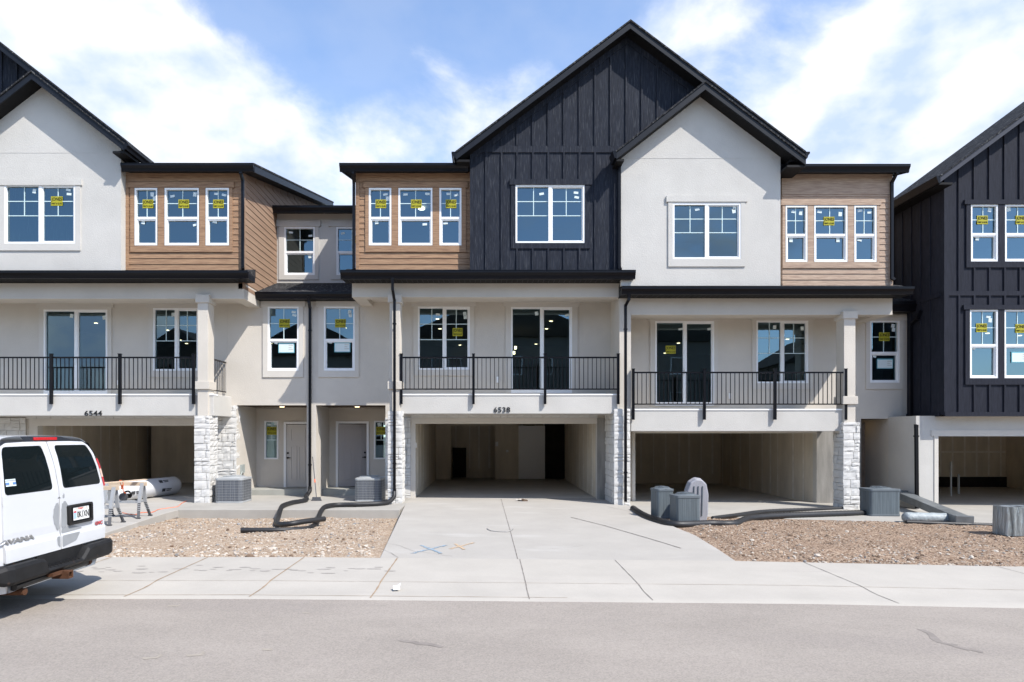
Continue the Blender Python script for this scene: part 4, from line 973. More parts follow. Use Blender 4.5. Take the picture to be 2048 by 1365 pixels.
def rubble(name, n_, x0, x1, y0, y1, zf, ok, wts, big):
    mb = MB(); rnd = random.Random(n_)
    for _ in range(int(n_ * 1.5)):
        x, y = rnd.uniform(x0, x1), rnd.uniform(y0, y1)
        if not ok(x, y): continue
        if mnoise.noise((x * .8, y * .8, 7)) + rnd.uniform(-.5, .5) < -.12: continue
        near = max(0, 1 - (y - 10.5) / 2.0)
        r = min(.06, (.006 + .013 * rnd.random() ** 3 * big) * (1 + near * .5)) * (2.2 if rnd.random() < .02 else 1)
        sx, sy, sz = rnd.uniform(.7, 1.5), rnd.uniform(.7, 1.5), rnd.uniform(.4, .9)
        w = list(wts); w[0] += near * .5
        mi = rnd.choices(range(4), w)[0]; z = zf(x, y) + r * sz * .35; an = rnd.uniform(0, 6.28); ca, sa = math.cos(an), math.sin(an)
        vs = []
        for v in ico_v:
            k = rnd.uniform(.72, 1.2); px_, py_ = v.x * sx * r * k, v.y * sy * r * k
            vs.append((x + px_ * ca - py_ * sa, y + px_ * sa + py_ * ca, z + v.z * sz * r * k))
        mb.add(vs, ico_f, mi)
    o = mb.build(name, [R1, R2, R3, R4]); o['kind'] = 'stuff'; return o
rubble('gravel', 9000, -8.6, -1.75, 10.5, 17.0, dl, lambda x, y: (x < -1.95 - .07 * (y - 10.5)) and (x > -7.75 - max(0, (y - 13)) * .13), [.42, .34, .14, .10], 1.5)
rubble('gravel', 10000, 4.1, 13.5, 10.5, 16.4, dr, lambda x, y: x > 4.12 + (.12 if y < 14 else 0), [.2, .42, .36, .06], 1.3)

# ================================================================== AIR CONDITIONERS
ACGREY = mat('grey_ac_casing', (.36, .37, .37), .5, .4, var=.08, vscale=4); ACFIN = mat('dark_cooling_fins', (.17, .18, .2), .5, .4, metal=.4, var=.35, vscale=60, stretch=(1, 1, .02), bump=.4, bscale=120, bstretch=(1, 1, .02)); ACWIRE = mat('pale_wire_guard', (.34, .35, .35), .5, .4); ACDARK = mat('blue_grey_ac_casing', (.115, .135, .15), .5, .45, var=.12, vscale=5)
ACFIN2 = mat('blue_grey_fins', (.125, .15, .165), .5, .4, var=.4, vscale=40, stretch=(1, 1, .02), bump=.5, bscale=70, bstretch=(1, 1, .02))
def rrect(hx, hy, r, n=5):
    pts = []
    for cx, cy, a0 in ((hx - r, hy - r, 0), (-hx + r, hy - r, 90), (-hx + r, -hy + r, 180), (hx - r, -hy + r, 270)):
        for k in range(n + 1): a = math.radians(a0 + 90 * k / n); pts.append((cx + r * math.cos(a), cy + r * math.sin(a)))
    return pts
def aircon(label, x, y, z, hx, hy, h, rot=0, casing=None, wired=True, group='air conditioners outside the houses'):
    casing = casing or ACGREY
    t = thing('air_conditioner', label, 'air conditioner', group); t.location = (x, y, z); t.rotation_euler.z = rot
    r = min(hx, hy) * .28
    b = MB(); b.prism_z([(p * .97, q * .97) for p, q in rrect(hx, hy, r)], .04, h - .07); b.build('cooling_fins', ACFIN if wired else ACFIN2, t, bevel=.0)
    b = MB(); b.prism_z(rrect(hx, hy, r), 0, .045); b.build('base_pan', casing, t, bevel=.006)
    b = MB(); b.prism_z([(p * 1.01, q * 1.01) for p, q in rrect(hx, hy, r)], h - .085, h - .02)
    n = 28; k = min(hx, hy) * .78
    b.disc((0, 0, h - .02), k + .06, .03, n, 0, k); c = b.build('top_cover', casing, t, bevel=.008)
    g = MB()
    for i in range(5):
        rr = k * (i + 1) / 5.2
        g.tube([(rr * math.cos(2 * math.pi * j / n), rr * math.sin(2 * math.pi * j / n), h + .02 + .015 * (1 - rr / k)) for j in range(n + 1)], .005, 5, cap=False)
    for i in range(10): a = 2 * math.pi * i / 10; g.bar((.04 * math.cos(a), .04 * math.sin(a), h + .035), (k * math.cos(a), k * math.sin(a), h + .015), .01, .008)
    g.disc((0, 0, h + .02), .07, .02, 12); g.build('fan_guard', casing, t)
    if wired:
        w = MB(); o = [(p * 1.005, q * 1.005) for p, q in rrect(hx, hy, r)]
        for j in range(1, 8):
            zz = .04 + (h - .12) * j / 8; w.tube([(p, q, zz) for p, q in o + o[:1]], .0032, 4, cap=False)
        per = []
        for (p, q), (p2, q2) in zip(o, o[1:] + o[:1]):
            L_ = math.hypot(p2 - p, q2 - q); m_ = max(1, int(L_ / .11))
            per += [(p + (p2 - p) * i / m_, q + (q2 - q) * i / m_) for i in range(m_)]
        for p, q in per: w.tube([(p, q, .04), (p, q, h - .08)], .0018, 4, cap=False)
        w.build('wire_guard', ACWIRE, t)
    pass
    return t
aircon('grey wire-fronted air conditioner on the porch slab beside the left stone column', -7.43, 19.05, .014, .40, .42, .73)
aircon('grey wire-fronted air conditioner on the porch slab by the half-open grey door', -3.50, 19.45, .014, .40, .40, .70)
def gz(px, py): return G(px, py)
p = G(1372, 1052); aircon('blue-grey air conditioner standing at the driveway edge in front of the empty right garage', p.x + .05, p.y + .26, p.z - .0, .29, .24, .70, .1, ACDARK, False)
p = G(1331, 1042); aircon('smaller pale-topped air conditioner tucked behind the blue-grey one at the driveway edge', p.x + .08, p.y + .62, p.z - .0, .22, .22, .74, .2, ACDARK, False)
p = G(1765, 1033); aircon('dark grey air conditioner below the right window, ahead of the white brick column', p.x + .1, p.y + .3, p.z, .42, .28, .74, 0, ACDARK, False)
FOIL = mat('foil_wrap', (.62, .68, .70), .3, .5, metal=.55, var=.5, vscale=1.6, dark=(.07, .08, .09), stretch=(4, 4, .25), bump=.8, bscale=9, bstretch=(3, 3, .5), bdist=.05)
p = G(2030, 1077); t = thing('wrapped_appliance', 'box wrapped in shiny crinkled foil on the dirt at the right edge', 'appliance box'); t.location = (p.x + .33, p.y + .2, p.z)
mb = MB(); n = 40; base = rrect(.5, .2, .02, 3); ring = []
for (a, b), (c, d) in zip(base, base[1:] + base[:1]):
    m_ = max(1, int(math.hypot(c - a, d - b) / .04)); ring += [(a + (c - a) * i / m_, b + (d - b) * i / m_) for i in range(m_)]
vs = []; nz = 8; rnd = random.Random(5)
for j in range(nz + 1):
    for i, (a, b) in enumerate(ring):
        k = 1 + .03 * mnoise.noise((a * 6, b * 6, j * .12)) + .012 * mnoise.noise((a * 22, b * 22, j * .3)); vs.append((a * k, b * k, .66 * j / nz))
nn = len(ring); mb.add(vs, [(j * nn + i, j * nn + (i + 1) % nn, (j + 1) * nn + (i + 1) % nn, (j + 1) * nn + i) for j in range(nz) for i in range(nn)] + [[nz * nn + i for i in range(nn)]])
mb.build('foil_cover', FOIL, t, smooth=False)
mb = MB(); mb.prism_z(rrect(.52, .22, .03, 3), 0, .05); mb.build('base_pan', BLACK, t)
# tall rounded grey drum lid standing on edge behind the blue-grey unit
PALEPLASTIC = mat('pale_grey_plastic', (.31, .31, .335), .45, .4, var=.12, vscale=6, stretch=(3, 3, .6))
p = G(1400, 1046); t = thing('cable_drum', 'pale grey rounded drum standing upright behind the blue-grey air conditioner', 'drum'); t.location = (p.x, p.y + .25, p.z)
mb = MB(); pr = [(-.20, 0), (.2, 0), (.24, .2), (.25, .65), (.2, .9), (.1, 1.0), (-.04, 1.02), (-.18, .93), (-.26, .72), (-.25, .2)]
mb.prism_y(pr, -.13, .1); mb.build('drum_body', PALEPLASTIC, t, bevel=.03)
mb = MB(); mb.prism_y([(x * 1.04 + .03, z * 1.02) for x, z in pr], .12, .2); mb.build('drum_flange', PALEPLASTIC, t, bevel=.02)
mb = MB()
for k in range(3): mb.bar((-.12 + k * .1, -.14, .15), (-.1 + k * .1, -.14, .85), .02, .02)
mb.build('rib', ACDARK, t)

# ================================================================== PIPES, BROOM, CORD, ODDMENTS
HOSE = mat('black_corrugated_plastic', (.022, .022, .024), .5, .45, var=.3, vscale=9)
def spline(pts, n=10):
    out = []; P_ = [pts[0]] + list(pts) + [pts[-1]]
    for i in range(1, len(P_) - 2):
        a, b, c, d = P_[i - 1], P_[i], P_[i + 1], P_[i + 2]
        for k in range(n):
            t = k / n
            out.append(.5 * ((2 * b) + (c - a) * t + (2 * a - 5 * b + 4 * c - d) * t * t + (3 * b - a - 3 * c + d) * t ** 3))
    return out + [pts[-1]]
def hose(name, label, pts, r, group='black drain pipes', m=None, flat=1.0):
    path = spline([Vector(p) for p in pts], 26); mb = MB()
    mb.tube(path, r, 14, rf=lambda i: r * (1.0 if i % 2 else .92))
    if flat != 1.0: pass
    o = mb.build(name, m or HOSE, smooth=True); tag(o, label, 'pipe', group); return o
def gp(px, py, r, z=None):
    q = G(px, py, r); return q
r = .062
zl = dl(-5.6, 13.4)
x1, y1 = X(621, M), M - .07
hose('drain_hose', 'black corrugated drain hose curling from the middle downspout past the broom', [(x1, y1, .36), (x1, y1 - .03, .22), (x1 - .02, y1 - .35, .1), (X(612, 18.9), 18.9, .08), (X(585, 18.2), 18.2, .08), (X(568, 17.5), 17.5, .08), (X(562, 17.0), 17.0, .06), (X(556, 16.2), 16.2, -.10), (X(553, 15.2), 15.2, -.07), (X(560, 14.55), 14.55, -.02), (X(580, 14.35), 14.35, .02), (X(610, 14.6), 14.6, .04), (X(649, 15.1), 15.1, .03)], r)
x2 = X(789, 18.62)
hose('drain_hose', 'black corrugated drain hose leading from the downspout at the second stone column', [(x2, 18.55, .34), (x2, 18.45, .2), (x2 - .12, 18.2, .085), (X(755, 17.9), 17.9, .08), (X(715, 17.7), 17.7, .08), (X(675, 17.6), 17.6, .08), (X(652, 17.2), 17.2, .08), (X(642, 16.8), 16.8, .0), (X(636, 16.0), 16.0, -.1), (X(632, 15.2), 15.2, -.1), (X(618, 14.5), 14.5, -.1), (X(590, 14.15), 14.15, -.08), (X(560, 13.95), 13.95, -.06), (X(520, 13.85), 13.85, -.05), (X(482, 13.8), 13.8, -.04)], r)
def gl(px, py, lift): q = G(px, py); q.z += lift; return q
hose('drain_hose', 'flat black pipe bending round the driveway edge beneath the blue-grey air conditioner', [gl(1266, 1021, .05), gl(1285, 1034, .05), gl(1315, 1046, .05), gl(1352, 1054, .05), gl(1420, 1052, .05), gl(1470, 1052, .05), gl(1500, 1041, .05), gl(1560, 1036, .05), gl(1640, 1033, .05), gl(1728, 1030, .05)], .085)
hose('drain_hose', 'second thin black pipe lying on the slab ahead of the right garage', [gl(1425, 1040, .04), gl(1470, 1034, .04), gl(1530, 1026, .04), gl(1620, 1022, .04), gl(1700, 1019, .04), gl(1730, 1016, .04)], .05)
hose('drain_hose', 'short black pipe lying on the dirt edge between the grey duct and foil box', [gl(1812, 1048, .04), gl(1860, 1050, .04), gl(1920, 1052, .04), gl(1985, 1054, .04)], .05)
DUCT = mat('grey_sheet_metal', (.2, .215, .22), .45, .45, metal=.3, var=.3, vscale=4)
a, b = G(1803, 1018), G(1928, 1052); a.z += .42; b.z += .12
t = thing('metal_duct', 'long grey metal duct sloping down to the dirt beside the dark air conditioner', 'duct')
mb = MB(); mb.bar(a, b, .34, .2); mb.build('duct_body', DUCT, t, bevel=.015)
mb = MB(); d = (b - a).normalized(); mb.bar(b - d * .03, b + d * .05, .39, .25); mb.build('duct_flange', DUCT, t, bevel=.01)
mb = MB(); mb.bar(a - d * .05, a + d * .03, .39, .25); mb.build('duct_flange', DUCT, t, bevel=.01)
mb = MB(); q = G(1830, 1030); mb.tube([(a.x + .2, a.y + .1, a.z - .12), (a.x + .2, a.y + .1, zoff(a.x))], .03, 8); mb.build('duct_support', DUCT, t)
t = thing('rolled_tarp', 'pale grey rolled tarp on the ground under the sloping metal duct', 'tarp')
q0, q1 = G(1808, 1044), G(1905, 1046)
mb = MB(); path = [q0.lerp(q1, k / 14) + Vector((0, .006 * math.sin(k), .11)) for k in range(15)]; mb.tube(path, .16, 14, rf=lambda i: .13 + .004 * math.sin(i * 1.7) - (.03 if i in (0, 14) else 0)); mb.build('tarp_roll', mat('pale_tarp', (.36, .40, .41), .5, .4, var=.25, vscale=5, bump=.6, bscale=14, bdist=.03), t, smooth=True)
# broom
t = thing('broom', 'grey push broom with an orange band leaning on the pier between the two porches', 'broom')
b0, b1 = Vector((X(633, 19.3), 19.3, .1)), Vector((X(625.5, M - .04), M - .06, Z(914, M)))
mb = MB(); mb.tube([b0, b1], .0135, 8); mb.build('broom_handle', mat('grey_broom_handle', (.07, .07, .08), .4, .4), t)
mb = MB(); mb.tube([b0.lerp(b1, .36), b0.lerp(b1, .44)], .018, 8); mb.build('orange_band', mat('orange_grip', (.75, .12, .03), .5, .4), t)
mb = MB(); mb.box(b0.x - .12, b0.x + .12, b0.y - .03, b0.y + .03, .075, .12); mb.prism_y([(b0.x - .15, .015), (b0.x + .15, .015), (b0.x + .12, .075), (b0.x - .12, .075)], b0.y - .045, b0.y + .045); mb.build('broom_head', mat('grey_bristles', (.12, .12, .13), .9, .1, var=.4, vscale=60), t)
# wrapped roll
ROLL = mat('white_plastic_wrap', (.66, .67, .70), .4, .5, var=.06, vscale=3, bump=.5, bscale=5, bdist=.03, coat=.3)
t = thing('wrapped_carpet_roll', 'long white plastic-wrapped roll lying across the 6544 garage threshold', 'wrapped roll')
a, b = Vector((X(212, 18.6), 18.6, .30)), Vector((X(352, 21.4), 21.4, .31)); d = (b - a); L_ = d.length; d.normalize()
n = 26; mb = MB(); path = [a + d * L_ * k / n for k in range(n + 1)]; mb.tube(path, .29, 28, rf=lambda i: .288 + .006 * math.sin(i * 2.1) - (.06 if i in (0, n) else 0)); mb.build('roll', ROLL, t, smooth=True)
sd = d.cross(Vector((0, 0, 1))).normalized()
if sd.y > 0: sd = -sd
for f, an, w in ((.72, 40, .42), (.74, -15, .42), (.30, -10, .40)):
    a_ = math.radians(an); mb = MB(); nrm = sd * math.cos(a_) + Vector((0, 0, 1)) * math.sin(a_); tg = Vector((0, 0, 1)) * math.cos(a_) - sd * math.sin(a_)
    c = a + d * L_ * f + nrm * .298
    mb.obox(c - d * .16, d * .07, tg * .05, nrm * .003)
    for k in range(2): mb.obox(c + d * .06 + tg * (.025 - .05 * k), d * (.12 - .03 * k), tg * .013, nrm * .003)
    mb.build('printed_mark', mat('grey_print', (.05, .05, .055), .6, .3), t)
# sawhorses
SAW = mat('grey_sawhorse_plastic', (.34, .35, .36), .5, .4, var=.15, vscale=8); SAWD = mat('dark_leg_insert', (.06, .06, .065), .5, .4); LUMBER = mat('pale_lumber', (.60, .47, .34), .8, .2, var=.25, vscale=5, stretch=(.5, 5, 5))
def sawhorse(xr_, y, label, h=.84, l=1.0):
    t = thing('sawhorse', label, 'sawhorse', 'folding sawhorses'); t.location = (xr_, y, .006)
    b = MB(); b.box(-l, .04, -.02, .02, h - .085, h + .005); b.build('top_beam', LUMBER, t, bevel=.004)
    for sx in (-.06, -l + .1):
        for sy in (-1, 1):
            k = MB(); top = Vector((sx, .025 * sy, h - .02)); mid = Vector((sx - .01, .14 * sy, h * .42)); ft = Vector((sx + (.04 if sx > -.3 else -.04), .27 * sy, .02))
            k.bar(top, mid, .075, .045); k.bar(mid, ft, .06, .036, 1); k.obox(ft - Vector((0, 0, .005)), (.045, 0, 0), (0, .03, 0), (0, 0, .014), 1)
            for q in range(4): pq = mid.lerp(ft, .1 + .13 * q); k.obox(pq, (.036, 0, 0), (0, .026, 0), (0, 0, .008), 0)
            k.build('leg', [SAW, SAWD], t)
    k = MB(); k.obox((-l / 2, 0, h * .46), (l / 2 - .12, 0, 0), (0, .1, 0), (0, 0, .012)); k.box(-l + .14, -.1, -.125, -.1, h * .42, h * .48); k.box(-l + .14, -.1, .1, .125, h * .42, h * .48); k.build('tray', SAW, t)
    return t
sawhorse(-8.2, 14.4, 'nearer grey folding sawhorse beside the white van, with dark ribbed feet'); sawhorse(-8.19, 15.55, 'farther grey folding sawhorse against the white wrapped roll, holding the saw on its tray')
o = MB(); o.bar((-8.9, 14.2, .885), (-8.28, 15.75, .9), .11, .022); tag(o.build('lumber_board', LUMBER, bevel=.003), 'narrow pale wooden board laid across the two sawhorses', 'board')
t = thing('circular_saw', 'dark circular saw resting on the tray of the farther sawhorse', 'power saw'); t.location = (-8.62, 15.5, .41)
k = MB(); k.tube([(-.06, -.03, .09), (-.06, .03, .09)], .095, 18); k.build('blade_guard', SAWD, t)
k = MB(); k.tube([(-.05, .03, .1), (.0, .17, .1)], .055, 12); k.build('motor', BLACK, t)
k = MB(); k.tube(spline([Vector((.06, .06, .07)), Vector((.1, .06, .14)), Vector((.02, .06, .22)), Vector((-.09, .06, .19))], 5), .02, 8); k.build('saw_handle', BLACK, t, smooth=True)
k = MB(); k.box(-.16, .14, -.07, .09, -.005, .004); k.build('base_plate', SAW, t)
ORANGE = mat('orange_cord_plastic', (.85, .17, .05), .5, .4)
pth = [(374, 1003), (362, 1009), (355, 1015), (335, 1018), (316, 1021), (305, 1026), (283, 1027), (270, 1031), (258, 1030), (240, 1026)]
mb = MB(); mb.tube(spline([gl(px, py, .018) for px, py in pth], 6), .008, 6); tag(mb.build('extension_cord', ORANGE, smooth=True), 'thin orange extension cord winding over the concrete by the sawhorses', 'cord')
mb = MB(); mb.tube(spline([Vector((-8.62, 15.5, .6)), Vector((-8.55, 15.3, .63)), Vector((-8.6, 15.2, .9)), Vector((-8.64, 15.4, .86)), Vector((-8.64, 15.42, .66))], 8), .008, 6); mb.tube([(-8.62, 15.33, .80), (-8.62, 15.34, .70)], .025, 8); tag(mb.build('saw_cord', ORANGE, smooth=True), 'orange power cord hung over the beam of the farther sawhorse', 'cord')
# bits on the driveway
p = G(1045, 1004); t = MB(); rnd = random.Random(3)
for k in range(4):
    c = Vector((p.x + rnd.uniform(-.1, .1), p.y + rnd.uniform(-.06, .06), p.z + .045)); t.obox(c, Vector((.09, rnd.uniform(-.03, .03), rnd.uniform(-.03, .03))), Vector((rnd.uniform(-.02, .02), .05, rnd.uniform(-.02, .03))), Vector((0, 0, .004)), k % 2)
tag(t.build('crumpled_scrap', [mat('brown_scrap', (.1, .07, .05), .8, .2), mat('pale_scrap', (.5, .47, .43), .8, .2)]), 'small crumpled brown scrap on the driveway at the open garage 6538', 'litter')
mb = MB(); mb.tube(spline([gl(974, 1060, .03), gl(982, 1064.5, .03), gl(1000, 1066.5, .03), gl(1018, 1066, .03), gl(1028, 1061, .05)], 6), .008, 6); tag(mb.build('bent_wire', mat('pale_wire', (.5, .48, .46), .4, .5, metal=.5)), 'thin bent wire lying across the driveway joint', 'wire')
p = G(793, 1181); mb = MB(); mb.obox((p.x, p.y, p.z + .035), (.04, .01, .0), (-.01, .05, .015), (0, 0, .002)); mb.obox((p.x + .02, p.y + .02, p.z + .055), (.03, 0, .02), (0, .03, .01), (0, 0, .002)); tag(mb.build('paper_scrap', mat('white_scrap', (.8, .8, .78), .8, .2)), 'small white paper scrap on the pavement near the gutter', 'litter')
def spray(name, strokes, col, w, label):
    m = mat(name + '_paint', col, .9, .1, var=.35, vscale=40); mb = MB(); rnd = random.Random(9)
    for a, b in strokes:
        a, b = G(*a, .022), G(*b, .022); n = 60; d = (b - a).normalized(); s_ = Vector((-d.y, d.x, 0))
        for k in range(n):
            for q in range(2):
                c = a.lerp(b, (k + rnd.random()) / n) + s_ * rnd.gauss(0, w * .4); r_ = rnd.uniform(.006, .022)
                mb.add([c + Vector((r_ * math.cos(i * 1.257 + k) * 1.3, r_ * math.sin(i * 1.257 + k), .0006 * q + .00005 * k)) for i in range(5)], [(0, 1, 2, 3, 4)])
    o = mb.build(name, m, drv); o['kind'] = 'stuff'; return o
spray('blue_cross', [((842, 1091), (882, 1107)), ((824, 1107), (892, 1091))], (.33, .42, .50), .035, '')
spray('orange_cross', [((910, 1088), (928, 1099)), ((900, 1098), (947, 1086))], (.60, .45, .31), .025, '')

# ================================================================== VAN (parked along the kerb, rear doors towards the middle of the picture)
VW = mat('white_van_paint', (.60, .61, .625), .32, .5, coat=.6, var=.04, vscale=1.5); VBLACK = mat('black_van_trim', (.014, .014, .015), .42, .5, var=.3, vscale=6)
VB = mat('scuffed_black_bumper', (.014, .014, .015), .62, .3, var=.4, vscale=7, mottle=(9, (.13, .075, .05), .68)); PRIMER = mat('grey_primer', (.29, .30, .31), .7, .3, var=.1, vscale=5)
VGLASS = mat('tinted_van_glass', (.006, .009, .010), .02, .12); RED = mat('red_lamp_plastic', (.55, .012, .02), .2, .6, coat=1.0); AMBER = mat('clear_lamp_plastic', (.75, .5, .4), .2, .6); RUST = mat('rusty_steel', (.12, .055, .03), .85, .2, var=.5, vscale=12); CHROME = mat('dull_chrome_letters', (.33, .33, .33), .35, .5, metal=.6); TYREM = mat('tyre_rubber', (.02, .02, .02), .85, .2)
VC, VGZ = 7.82, -.01
XR = [(.3, -5.195), (.45, -5.175), (.62, -5.15), (1.0, -5.155), (1.35, -5.17), (1.6, -5.215), (1.75, -5.255), (1.93, -5.32), (2.0, -5.375), (2.05, -5.455)]
HW = [(.3, .88), (.45, .94), (.62, .975), (1.0, 1.0), (1.35, .99), (1.6, .955), (1.8, .915), (1.9, .88), (1.95, .835), (1.985, .73), (2.0, .5), (2.01, .0)]
def itp(T, z):
    if z <= T[0][0]: return T[0][1]
    for (a, p), (b, q) in zip(T[:-1], T[1:]):
        if z <= b: return p + (q - p) * (z - a) / (b - a)
    return T[-1][1]
xr_ = lambda z: itp(XR, z); hw_ = lambda z: itp(HW, z)
van = thing('van', 'white passenger van with grey primer patches on its rear doors, parked by the kerb', 'van')
zs = [.3, .4, .5, .62, .8, 1.0, 1.18, 1.35, 1.48, 1.6, 1.7, 1.8, 1.86, 1.9, 1.93, 1.955, 1.975, 1.99, 2.0, 2.006]
st = [(0, .11), (.012, .075), (.035, .042), (.07, .018), (.12, .004), (.17, 0), (1.2, 0), (2.2, 0), (3.2, 0), (3.75, .0), (4.15, .03), (4.6, .05), (5.2, .08), (5.5, .2)]
zmax = lambda dx: 9 if dx < 3.8 else (1.72 if dx < 4.3 else (1.22 if dx < 4.8 else (1.08 if dx < 5.3 else .9)))
rings = []
for dx, red in st:
    up = [(max(.02, hw_(z) - red), z) for z in zs]
    pts = [(v, z) for v, z in up] + [(-v, z) for v, z in reversed(up)]
    rings.append([(xr_(z) - dx * (1 if dx < 3.7 else 1), VC + v, VGZ + min(z, zmax(dx) + .002 * i) if zmax(dx) < 3 else VGZ + z) for i, (v, z) in enumerate(pts)])
mb = MB(); n = len(rings[0])
mb.add([p for r_ in rings for p in r_], [(i * n + k, i * n + k + 1, (i + 1) * n + k + 1, (i + 1) * n + k) for i in range(len(rings) - 1) for k in range(n - 1)])
cap = [(i, n - 1 - i, n - 2 - i, i + 1) for i in range(n // 2 - 1)]
mb.add(rings[0], [c[::-1] for c in cap]); mb.add(rings[-1], cap)
mb.add([(xr_(.3) - a, VC + b, VGZ + .3) for a, b in ((0, -.8), (0, .8), (5.4, .8), (5.4, -.8))], [(0, 1, 2, 3)], 1)
body = mb.build('body', [VW, VBLACK], van, smooth=True)
em = body.modifiers.new('w', 'WELD'); em.merge_threshold = .0005
def rs(v, z, off=0): 
    cx = 0.0; lim = hw_(z) - .11
    if abs(v) > lim:                                             # follow the rounded rear corner
        k = min(1, (abs(v) - lim) / .11); cx = .075 * k ** 2.2
    return Vector((xr_(z) - cx + off, VC + v, VGZ + z))
def rloop(pts, r, n=5):
    out = []; N_ = len(pts)
    for i in range(N_):
        p0, p, p1 = Vector(pts[i - 1]), Vector(pts[i]), Vector(pts[(i + 1) % N_])
        a = p + (p0 - p).normalized() * min(r, (p0 - p).length * .45); b = p + (p1 - p).normalized() * min(r, (p1 - p).length * .45)
        for k in range(n + 1): t = k / n; out.append(tuple((1 - t) ** 2 * a + 2 * t * (1 - t) * p + t * t * b))
    return out
def resample(lp, n):
    P_ = [Vector(p) for p in lp] + [Vector(lp[0])]; L = [0]
    for a, b in zip(P_[:-1], P_[1:]): L.append(L[-1] + (b - a).length)
    out = []; j = 0
    for k in range(n):
        t = L[-1] * k / n
        while L[j + 1] < t: j += 1
        f = (t - L[j]) / max(1e-9, L[j + 1] - L[j]); out.append(tuple(P_[j].lerp(P_[j + 1], f)))
    return out
def angled(lp, c, n):                                            # resample a loop by angle about c
    out = []
    for k in range(n):
        a = 2 * math.pi * k / n; d = (math.cos(a), math.sin(a)); best = None
        for p, q in zip(lp, lp[1:] + lp[:1]):
            ex_, ey = q[0] - p[0], q[1] - p[1]; den = d[0] * ey - d[1] * ex_
            if abs(den) < 1e-12: continue
            t = ((p[0] - c[0]) * ey - (p[1] - c[1]) * ex_) / den; u = ((p[0] - c[0]) * d[1] - (p[1] - c[1]) * d[0]) / den
            if t > 0 and -1e-6 <= u <= 1 + 1e-6 and (best is None or t < best): best = t
        out.append((c[0] + d[0] * best, c[1] + d[1] * best))
    return out
def van_door(s):
    eo = lambda z: (hw_(z) - .085)
    split = [(.008, .635), (eo(.66), .655), (eo(.8), .8), (eo(1.0), 1.0), (eo(1.35), 1.35), (eo(1.6), 1.6), (eo(1.78), 1.78), (eo(1.86) - .03, 1.87), (eo(1.9) - .11, 1.925), (.4, 1.935), (.008, 1.935)]
    win = rloop([(.085, 1.36), (.872, 1.36), (.835, 1.62), (.79, 1.80), (.74, 1.885), (.105, 1.89)], .05, 4)
    c = (.42, 1.6); nA = 120
    top = [p for p in split if p[1] > 1.2]; outer = [(.008, 1.25), (eo(1.25), 1.25)] + top
    O_ = angled(outer, c, nA); I_ = angled(win, c, nA)
    m3 = lambda p, o: rs(s * p[0], p[1], o)
    mb = MB(); off = .014; I2 = [((p[0] - c[0]) * .975 + c[0], (p[1] - c[1]) * .975 + c[1]) for p in I_]
    vs = [m3(p, off) for p in O_] + [m3(p, off) for p in I_] + [m3(p, -.002) for p in I2] + [m3(p, -.01) for p in O_]
    fs = []
    for k in range(nA):
        j = (k + 1) % nA
        fs += [(k, j, nA + j, nA + k), (nA + k, nA + j, 2 * nA + j, 2 * nA + k), (3 * nA + k, 3 * nA + j, j, k)]
    mb.add(vs, fs if s > 0 else [f[::-1] for f in fs])
    # lower panel with the pressed crease
    zz = [1.25, 1.1, .95, .86, .82, .78, .64]; nv = 12; vs = []
    for z in zz:
        for i in range(nv + 1):
            v = .008 + (eo(max(z, .66)) - .008) * i / nv; vs.append(m3((v, z), off + (.012 if z <= .80 else 0) - (.004 if z == .86 else 0)))
    fs = [(j * (nv + 1) + i, j * (nv + 1) + i + 1, (j + 1) * (nv + 1) + i + 1, (j + 1) * (nv + 1) + i) for j in range(len(zz) - 1) for i in range(nv)]
    b0 = len(vs); vs += [m3((.008, z), -.01) for z in zz] + [m3((eo(max(z, .66)), z), -.01) for z in zz]
    for j in range(len(zz) - 1):
        fs += [(j * (nv + 1), (j + 1) * (nv + 1), b0 + j + 1, b0 + j), (j * (nv + 1) + nv, b0 + len(zz) + j, b0 + len(zz) + j + 1, (j + 1) * (nv + 1) + nv)]
    vs2 = [m3((.008 + (eo(.66) - .008) * i / nv, .64), -.02) for i in range(nv + 1)]; b1 = len(vs); vs += vs2; r0 = (len(zz) - 1) * (nv + 1)
    fs += [(r0 + i, r0 + i + 1, b1 + i + 1, b1 + i) for i in range(nv)]
    mb.add(vs, fs if s < 0 else [f[::-1] for f in fs])
    # primer showing through chipped paint
    def patch(pts): 
        lp = rloop(pts, .03, 3); rnd = random.Random(int(pts[0][1] * 100)); lp = [(p[0] + rnd.uniform(-.006, .006), p[1] + rnd.uniform(-.006, .006)) for p in lp]
        mb.add([m3((abs(p[0]), p[1]), off + .002 + (.012 if p[1] <= .80 else 0) * 0) for p in lp], [list(range(len(lp)))], 1)
    if s > 0:
        patch([(.02, 1.10), (.05, 1.19), (.10, 1.22), (.13, 1.17), (.20, 1.12), (.13, 1.0), (.12, .9), (.02, .88)]); patch([(.02, .88), (.12, .9), (.22, .9), (.42, .835), (.02, .825)])
        patch([(.06, 1.27), (.09, 1.31), (.10, 1.26), (.07, 1.24)])
    else:
        patch([(.012, 1.2), (.06, 1.2), (.1, 1.16), (.13, 1.05), (.11, .95), (.05, .87), (.02, .88)])
    d = mb.build('rear_door', [VW, PRIMER], van, smooth=False)
    if s > 0 or True:
        pp = MB()
        low = [(.02, .80), (.36 if s > 0 else .08, .80), (.28 if s > 0 else .07, .70), (.02, .66)]
        q = rloop(low, .02, 3); pp.add([rs(s * p[0], p[1], off + .0145) for p in q], [list(range(len(q)))]); pp.build('primer_patch', PRIMER, d)
    g = MB(); 
    gv = [rs(s * c[0], c[1], .009)]; gf = []
    for q in range(1, 5): gv += [rs(s * (c[0] + (p[0] - c[0]) * q / 4), c[1] + (p[1] - c[1]) * q / 4, .009) for p in I2]
